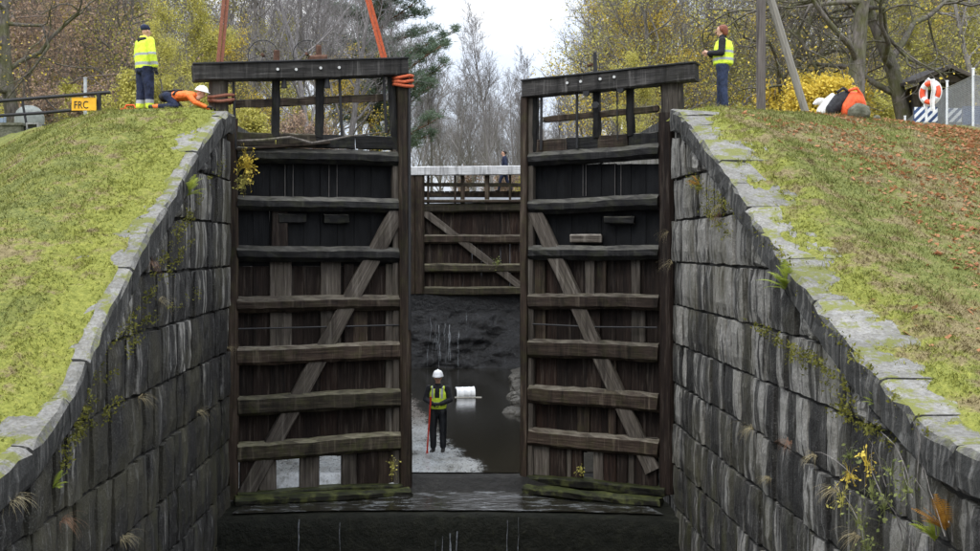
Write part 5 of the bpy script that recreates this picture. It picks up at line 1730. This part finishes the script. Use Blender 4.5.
# lifebuoy on its post
lp = W(929, 93, 27.6)
pc = Vector((lp.x, lp.y, 0)); gz = ground_at(lp.x, lp.y)
lpst = empty('lifebuoy_post', (lp.x, lp.y + .1, gz)); tag(lpst, 'white post with hooked top carrying the lifebuoy', 'post')
mb = MB(); mb.tube([(lp.x - .02, lp.y + .1, gz - .3), (lp.x - .02, lp.y + .1, lp.z + .3)], .03, 8); mb.build('tube', 'white_plastic', lpst)
mb = MB(); mb.tube([(lp.x - .02, lp.y + .1, lp.z + .3), (lp.x - .02, lp.y - .02, lp.z + .33), (lp.x - .02, lp.y - .12, lp.z + .28)], .02, 6); mb.build('hook', 'white_plastic', lpst)
buoy = empty('lifebuoy', lp); tag(buoy, 'orange and white lifebuoy ring hanging on a white post', 'lifebuoy')
A = Vector((.55, -.83, 0)); B = Vector((0, 0, 1)); c0 = Vector((lp.x, lp.y - .08, lp.z))
for k in range(4):
    a0 = math.pi / 4 + k * math.pi / 2
    mb = MB(); mb.tube(ring_pts(c0, .215, A, B, a0 + .24, a0 + math.pi / 2 - .24, 12), .06, 10, caps=True); mb.build('ring_segment', 'buoy_orange', buoy, smooth=True)
    mb = MB(); mb.tube(ring_pts(c0, .215, A, B, a0 - .24, a0 + .24, 6), .063, 10, caps=True); mb.build('band', 'white_plastic', buoy, smooth=True)
mb = MB(); rp = random.Random(9)
mb.tube(ring_pts(c0, .29, A, B, 0, 6.28, 24), .012, 6, caps=False)
for k in range(7):
    q = c0 + A * rp.uniform(-.06, .06) + Vector((0, -.1, 0))
    mb.tube([q + Vector((0, 0, .3)), q + A * .03 + Vector((0, -.03, .05)), q + A * rp.uniform(-.05, .05) + Vector((0, -.04, -.2)), q + A * .02 + Vector((0, -.02, -.42 - rp.uniform(0, .1)))], .014, 6)
tag(mb.build('rope', 'rope_white', buoy), None)

# blue and white striped barrier boards behind the fence
for (px0, px1, py0, py1, d, stripes) in ((914, 938, 107, 122, 32.6, True), (946, 962, 108, 122, 32.2, True), (963, 1000, 106, 124, 31.8, False)):
    a = W(px0, py1, d); b = W(px1, py0, d)
    br = empty('barrier_board', (a.x, d, a.z)); tag(br, ('blue board with white diagonal stripes behind the fence' if px0 == 914 else 'blue board with white stripes between the shelter and plain blue board') if stripes else 'plain blue board behind the wire fence', 'barrier')
    mb = MB(); mb.box((a.x, d, a.z - .0), (b.x, d + .05, b.z)); mb.build('board', 'barrier_blue', br)
    for xx in (a.x + .06, b.x - .06):
        mb = MB(); mb.box((xx - .04, d + .06, a.z - .9), (xx + .04, d + .12, b.z - .05)); mb.build('leg', 'galvanised', br)
    if stripes:
        w_, h_ = b.x - a.x, b.z - a.z; y = d - .004
        k = -h_
        while k < w_:
            poly = [(k, 0), (k + .11, 0), (k + .11 + h_, h_), (k + h_, h_)]
            def clip(pl, f, val, keep):
                out = []
                for i in range(len(pl)):
                    p, q = pl[i], pl[(i + 1) % len(pl)]
                    ip, iq = keep(p), keep(q)
                    if ip: out.append(p)
                    if ip != iq:
                        t = (val - p[0]) / (q[0] - p[0]); out.append((val, p[1] + (q[1] - p[1]) * t))
                return out
            poly = clip(poly, 0, .01, lambda p: p[0] >= .01)
            poly = clip(poly, 0, w_ - .01, lambda p: p[0] <= w_ - .01) if poly else poly
            if len(poly) > 2:
                mb = MB(); mb.add([(a.x + u, y, a.z + v) for u, v in poly], [tuple(range(len(poly)))]); mb.build('stripe', 'white_plastic', br)
            k += .22
# open shelter with a dark gable roof
sd_ = 38.0
gz = ground_at((940 - VX) / FPX * sd_, sd_) - .3
sh = empty('shelter', (W(942, 110, sd_).x, sd_, gz)); tag(sh, 'small wooden shelter with dark gable roof behind the fence', 'shelter')
ap = W(946, 68.5, sd_); el = W(911, 84, sd_); er = W(976, 82, sd_)
for nm, e in (('roof_slope', el), ('roof_slope', er)):
    mb = MB(); dy = 2.2
    vs = [ap + Vector((0, -.35, 0)), e + Vector((0, -.35, 0)), e + Vector((0, dy, .1)), ap + Vector((0, dy, .1))]
    vs += [v + Vector((0, 0, .09)) for v in vs]
    mb.add(vs, [(0, 1, 2, 3), (7, 6, 5, 4), (0, 4, 5, 1), (1, 5, 6, 2), (2, 6, 7, 3), (3, 7, 4, 0)]); mb.build(nm, 'roof_felt', sh)
for a_, b_ in ((ap, el), (ap, er)):
    timber('barge_board', a_ + Vector((0, -.38, .02)), b_ + Vector((0, -.38, .02)), .12, .04, 'grey_timber', sh, seg=4)
for x in (el.x + .35, er.x - .25):
    for y in (0, 1.9): timber('post', (x, sd_ + y, gz - .3), (x, sd_ + y, el.z + .1), .14, .14, 'brown_timber', sh, seg=4)
for i in range(9):
    x0 = el.x + .42 + i * (er.x - el.x - .75) / 9
    mb = MB(); mb.box((x0, sd_ + 1.86, gz - .2), (x0 + (er.x - el.x - .75) / 9 - .012, sd_ + 1.9, el.z + .05)); mb.build('board', 'shed_board', sh)
mb = MB()
tri = [el + Vector((.42, .05, .02)), er + Vector((-.32, .05, .02)), ap + Vector((0, .05, -.05))]
mb.add([*tri, *[v + Vector((0, .05, 0)) for v in tri]], [(0, 1, 2), (5, 4, 3), (0, 3, 4, 1), (1, 4, 5, 2), (2, 5, 3, 0)]); mb.build('gable', 'shed_board', sh)
for k, x in enumerate((el.x + .42, er.x - .32)):
    mb = MB(); mb.box((x - .03, sd_ + .1, gz - .2), (x + .03, sd_ + 1.85, el.z + .02)); mb.build('side_wall', 'shed_board', sh)

# white drum lying on the water
p = W(465, 396, 1200 * 5.1 / (396 - 245))
M = Matrix.Translation((p.x, p.y, .80 + .2)) @ Matrix.Rotation(R(12), 4, 'Z') @ Matrix.Rotation(R(90), 4, 'Y')
drum = empty('white_drum', (p.x, p.y, .84)); tag(drum, 'white plastic drum lying in the dark chamber water', 'drum')
mb = MB(); mb.lathe([(.18, -.32), (.215, -.31), (.22, -.29), (.205, -.27), (.205, -.1), (.215, -.09), (.215, -.07), (.205, -.06), (.205, .12), (.215, .13), (.215, .15), (.205, .16), (.205, .28), (.22, .29), (.22, .31), (.19, .32)], 20, M=M); mb.build('shell', 'white_plastic', drum, smooth=True)
mb = MB(); mb.lathe([(.17, -.335), (.17, -.32)], 16, M=M); mb.build('lid', 'glove_black', drum)
mb = MB(); mb.box((p.x - .35, p.y - .4, .87), (p.x + .55, p.y - .25, .905)); tag(mb.build('plank', 'pale_pole'), 'pale plank floating beside the white drum', 'plank')

# ------------------------------------------------------------------ plants on the masonry
def wall_pt(side, px, py):
    X = XR if side > 0 else XL
    d = X * FPX / (px - VX)
    return Vector((X - side * .0, d, CAM_Z + (VY - py) / FPX * d))
def fern(side, px, py, L, n, mat, label, group=None, seed=0, droop=.5):
    q = random.Random(seed); o = wall_pt(side, px, py); mb = MB()
    for i in range(n):
        az = q.uniform(-1.25, 1.25); el_ = q.uniform(.35, 1.25)
        d = Vector((-side * math.cos(az) * math.cos(el_), math.sin(az) * math.cos(el_), math.sin(el_)))
        pts = [o.copy()]; l = L * q.uniform(.7, 1.15)
        for k in range(9):
            d = (d + Vector((0, 0, -droop * .22 * k / 5))).normalized(); pts.append(pts[-1] + d * l / 9)
        mb.tube(pts, [.006 * (1 - k / 11) for k in range(10)], 3, caps=False)
        for k in range(1, 9):
            t = (pts[k + 1] - pts[k - 1]).normalized(); sd_v = t.cross(Vector((0, 0, 1)))
            if sd_v.length < .1: sd_v = t.cross(Vector((0, 1, 0)))
            sd_v.normalize(); wl = l * .23 * math.sin(math.pi * (k + .8) / 10.5)
            for h_ in (0, .5):
                b0 = pts[k] + (pts[k + 1] - pts[k]) * h_
                for sg_ in (-1, 1):
                    tip = b0 + sd_v * sg_ * wl + t * wl * .35 + Vector((0, 0, -.1 * wl))
                    mb.add([b0 - t * l * .018, b0 + t * l * .026, tip], [(0, 1, 2)])
    return tag(mb.build('fern', mat), label, 'fern', group)
fern(1, 791, 291, .45, 16, 'fern_green', 'bright green fern rooted under the right coping', seed=1)
fern(1, 946, 530, .36, 11, 'fern_rust', 'rust coloured fern low on the right wall', seed=2, droop=.2)
fern(1, 935, 541, .30, 7, 'fern_green', 'yellow-green fern beside the rust coloured fern', seed=3, droop=.7)
fern(-1, 53, 488, .22, 9, 'fern_green', 'small green fern low on the left wall', seed=4)
fern(-1, 186, 196, .42, 12, 'fern_green', 'yellowish fern under the top of the left coping', seed=5)
fern(1, 700, 186, .28, 8, 'fern_rust', 'small rusty fern high on the right wall', seed=6)
fern(1, 877, 405, .2, 7, 'fern_green', 'tiny green fern under the middle of the right coping', seed=8)
def tuft(side, px, py, L, n, mat, label, group, seed, name='grass_tuft'):
    q = random.Random(seed); o = wall_pt(side, px, py); mb = MB()
    for i in range(n):
        az = q.uniform(-1.4, 1.4); el_ = q.uniform(-.1, 1.1)
        d = Vector((-side * math.cos(az) * math.cos(el_), math.sin(az) * math.cos(el_), math.sin(el_)))
        p = o + Vector((0, q.uniform(-.12, .12), q.uniform(-.01, .01))); l = L * q.uniform(.5, 1.2); w = .006
        pts = [p]
        for k in range(4):
            d = (d + Vector((0, 0, -.42))).normalized(); pts.append(pts[-1] + d * l / 4)
        sv = Vector((0, 1, 0)) if abs(d.y) < .8 else Vector((1, 0, 0))
        vs = []
        for k, pp in enumerate(pts):
            ww = w * (1 - k / 4.5); vs += [pp - sv * ww, pp + sv * ww]
        mb.add(vs, [(2*k, 2*k+1, 2*k+3, 2*k+2) for k in range(4)])
    return tag(mb.build(name, mat), label, 'grass', group)
GT = 'dry grass tufts on the wall joints'
for i, (sd0, px, py, L) in enumerate(((-1, 228, 348, .3), (-1, 198, 411, .34), (-1, 140, 398, .28), (-1, 63, 520, .3), (-1, 122, 538, .32), (-1, 160, 300, .3), (-1, 10, 500, .3), (-1, 150, 262, .34), (1, 752, 428, .32), (1, 668, 232, .35), (1, 672, 263, .35), (1, 790, 442, .22), (1, 815, 455, .25), (1, 858, 535, .3), (1, 770, 478, .22), (1, 720, 215, .3), (1, 722, 205, .35), (1, 836, 490, .3))):
    tuft(sd0, px, py, L, 34, 'dry_grass' if i % 4 != 3 else 'russet_leaf', 'dry straw-coloured grass tuft growing from a wall joint' if i % 4 != 3 else 'rust-brown grass tuft growing from a wall joint', GT if i % 4 != 3 else 'rusty grass tufts on the wall joints', i)
# leafy sprigs and moss along joints
def sprig(pts_c, n, spread, size, mat, label, group=None, seed=0, name='leafy_sprig', cat='plant', stems=True):
    q = random.Random(seed); mb = MB(); root = pts_c
    for i in range(n):
        c_ = root + Vector((q.gauss(0, spread[0]), q.gauss(0, spread[1]), q.gauss(0, spread[2])))
        u = Vector((q.gauss(0, 1), q.gauss(0, 1), q.gauss(0, 1))).normalized(); v = u.cross(Vector((q.gauss(0, 1), q.gauss(0, 1), q.gauss(0, 1)))).normalized()
        s = size * q.uniform(.6, 1.3)
        mb.add([c_ - u * s, c_ - v * s * .6, c_ + u * s, c_ + v * s * .6], [(0, 1, 2, 3)])
        if stems: mb.tube([root + Vector((0, 0, -.05)), (root + c_) / 2 + Vector((0, 0, .03)), c_], [.003, .002, .001], 3, caps=False)
    return tag(mb.build(name, mat), label, cat, group)
sprig(GL.at(246, 165, .35), 110, (.12, .1, .2), .035, 'yellow_leaf', 'yellow leafed sprig hanging beside the left gate top', seed=1)
sprig(GL.at(243, 184, .35), 70, (.1, .1, .12), .03, 'olive_leaf', 'green sprig below the yellow sprig at the left gate', seed=2)
q_ = random.Random(31)
for i, (px, py, m) in enumerate(((862, 455, 'green_leaf'), (880, 462, 'yellow_leaf'), (905, 470, 'green_leaf'), (862, 475, 'yellow_leaf'), (885, 490, 'green_leaf'), (898, 505, 'green_leaf'), (872, 520, 'green_leaf'), (920, 488, 'green_leaf'), (880, 545, 'green_leaf'), (855, 500, 'olive_leaf'))):
    w_ = wall_pt(1, px, py) + Vector((-.14, 0, 0))
    sprig(w_, 26, (.06, .10, .09), .026, m, ('green' if m == 'green_leaf' else 'yellow' if m == 'yellow_leaf' else 'olive') + ' leafed creeper sprig low on the right wall', 'creeper sprigs on the right wall ' + m.split('_')[0], 50 + i)
# bare creeper stems
for i in range(16):
    a = wall_pt(1, q_.uniform(855, 960), q_.uniform(470, 560)); pts = [a + Vector((-.05, 0, 0))]
    d = Vector((-.15, q_.uniform(-.6, .6), 1)).normalized()
    for k in range(6):
        d = (d + Vector((q_.uniform(-.2, .2), q_.uniform(-.35, .35), q_.uniform(-.35, .15)))).normalized(); pts.append(pts[-1] + d * .11)
        pts[-1].x = min(pts[-1].x, XR - .04)
    mb = MB(); mb.tube(pts, [.007 - .0008 * k for k in range(7)], 4, caps=False)
    tag(mb.build('creeper_stem', 'grey_bark'), 'thin bare creeper stem low on the right wall', 'plant', 'bare creeper stems on the right wall')
# moss cushions along the joints: countless small tufts, one object per wall
for side, lines in ((1, [((700, 178), (790, 262)), ((742, 315), (900, 440)), ((760, 327), (830, 369)), ((800, 348), (850, 385)), ((700, 200), (730, 235)), ((835, 405), (895, 445)), ((690, 175), (725, 215)), ((800, 290), (935, 440))]),
                    (-1, [((228, 150), (170, 250)), ((205, 185), (150, 275)), ((190, 240), (120, 330)), ((160, 300), (60, 450)), ((200, 290), (100, 345)), ((120, 400), (70, 440)), ((110, 330), (60, 470))])):
    V = []; F = []; q = np.random.RandomState(17 + side)
    for (a, b) in lines:
        for i in range(70):
            t = q.rand()
            if fbm(t * 9, a[0], b[0]) < -.05: continue
            c_ = wall_pt(side, a[0] + (b[0] - a[0]) * t + q.normal(0, 2.0), a[1] + (b[1] - a[1]) * t + q.normal(0, 2.0))
            for k in range(7):
                p = np.array(c_) + np.array([-side * abs(q.normal(.03, .03)), q.normal(0, .06), q.normal(0, .04)])
                u = q.normal(0, 1, 3); u /= np.linalg.norm(u); v = np.cross(u, q.normal(0, 1, 3)); v /= np.linalg.norm(v); s = q.uniform(.008, .028)
                k0 = len(V); V += [p - u * s, p - v * s * .6, p + u * s * 1.4, p + v * s * .6]; F.append((k0, k0+1, k0+2, k0+3))
    tag(link('moss', np_mesh('moss', V, F, ['moss_clump'])), 'yellow-green moss and weeds along joints of the %s wall' % ('right' if side > 0 else 'left'), 'moss', kind='stuff')
sprig(GL.at(393, 468, .1), 40, (.05, .03, .12), .028, 'olive_leaf', 'small yellow-green weed on the left mitre post foot', seed=9)
sprig(GR.at(581, 470, .1), 30, (.06, .03, .06), .03, 'olive_leaf', 'small weed in the bottom bay of the right leaf', seed=10)
sprig(GU.at(497, 262, .25), 40, (.12, .05, .12), .045, 'green_leaf', 'green weed growing on the upper gate rail', seed=12)
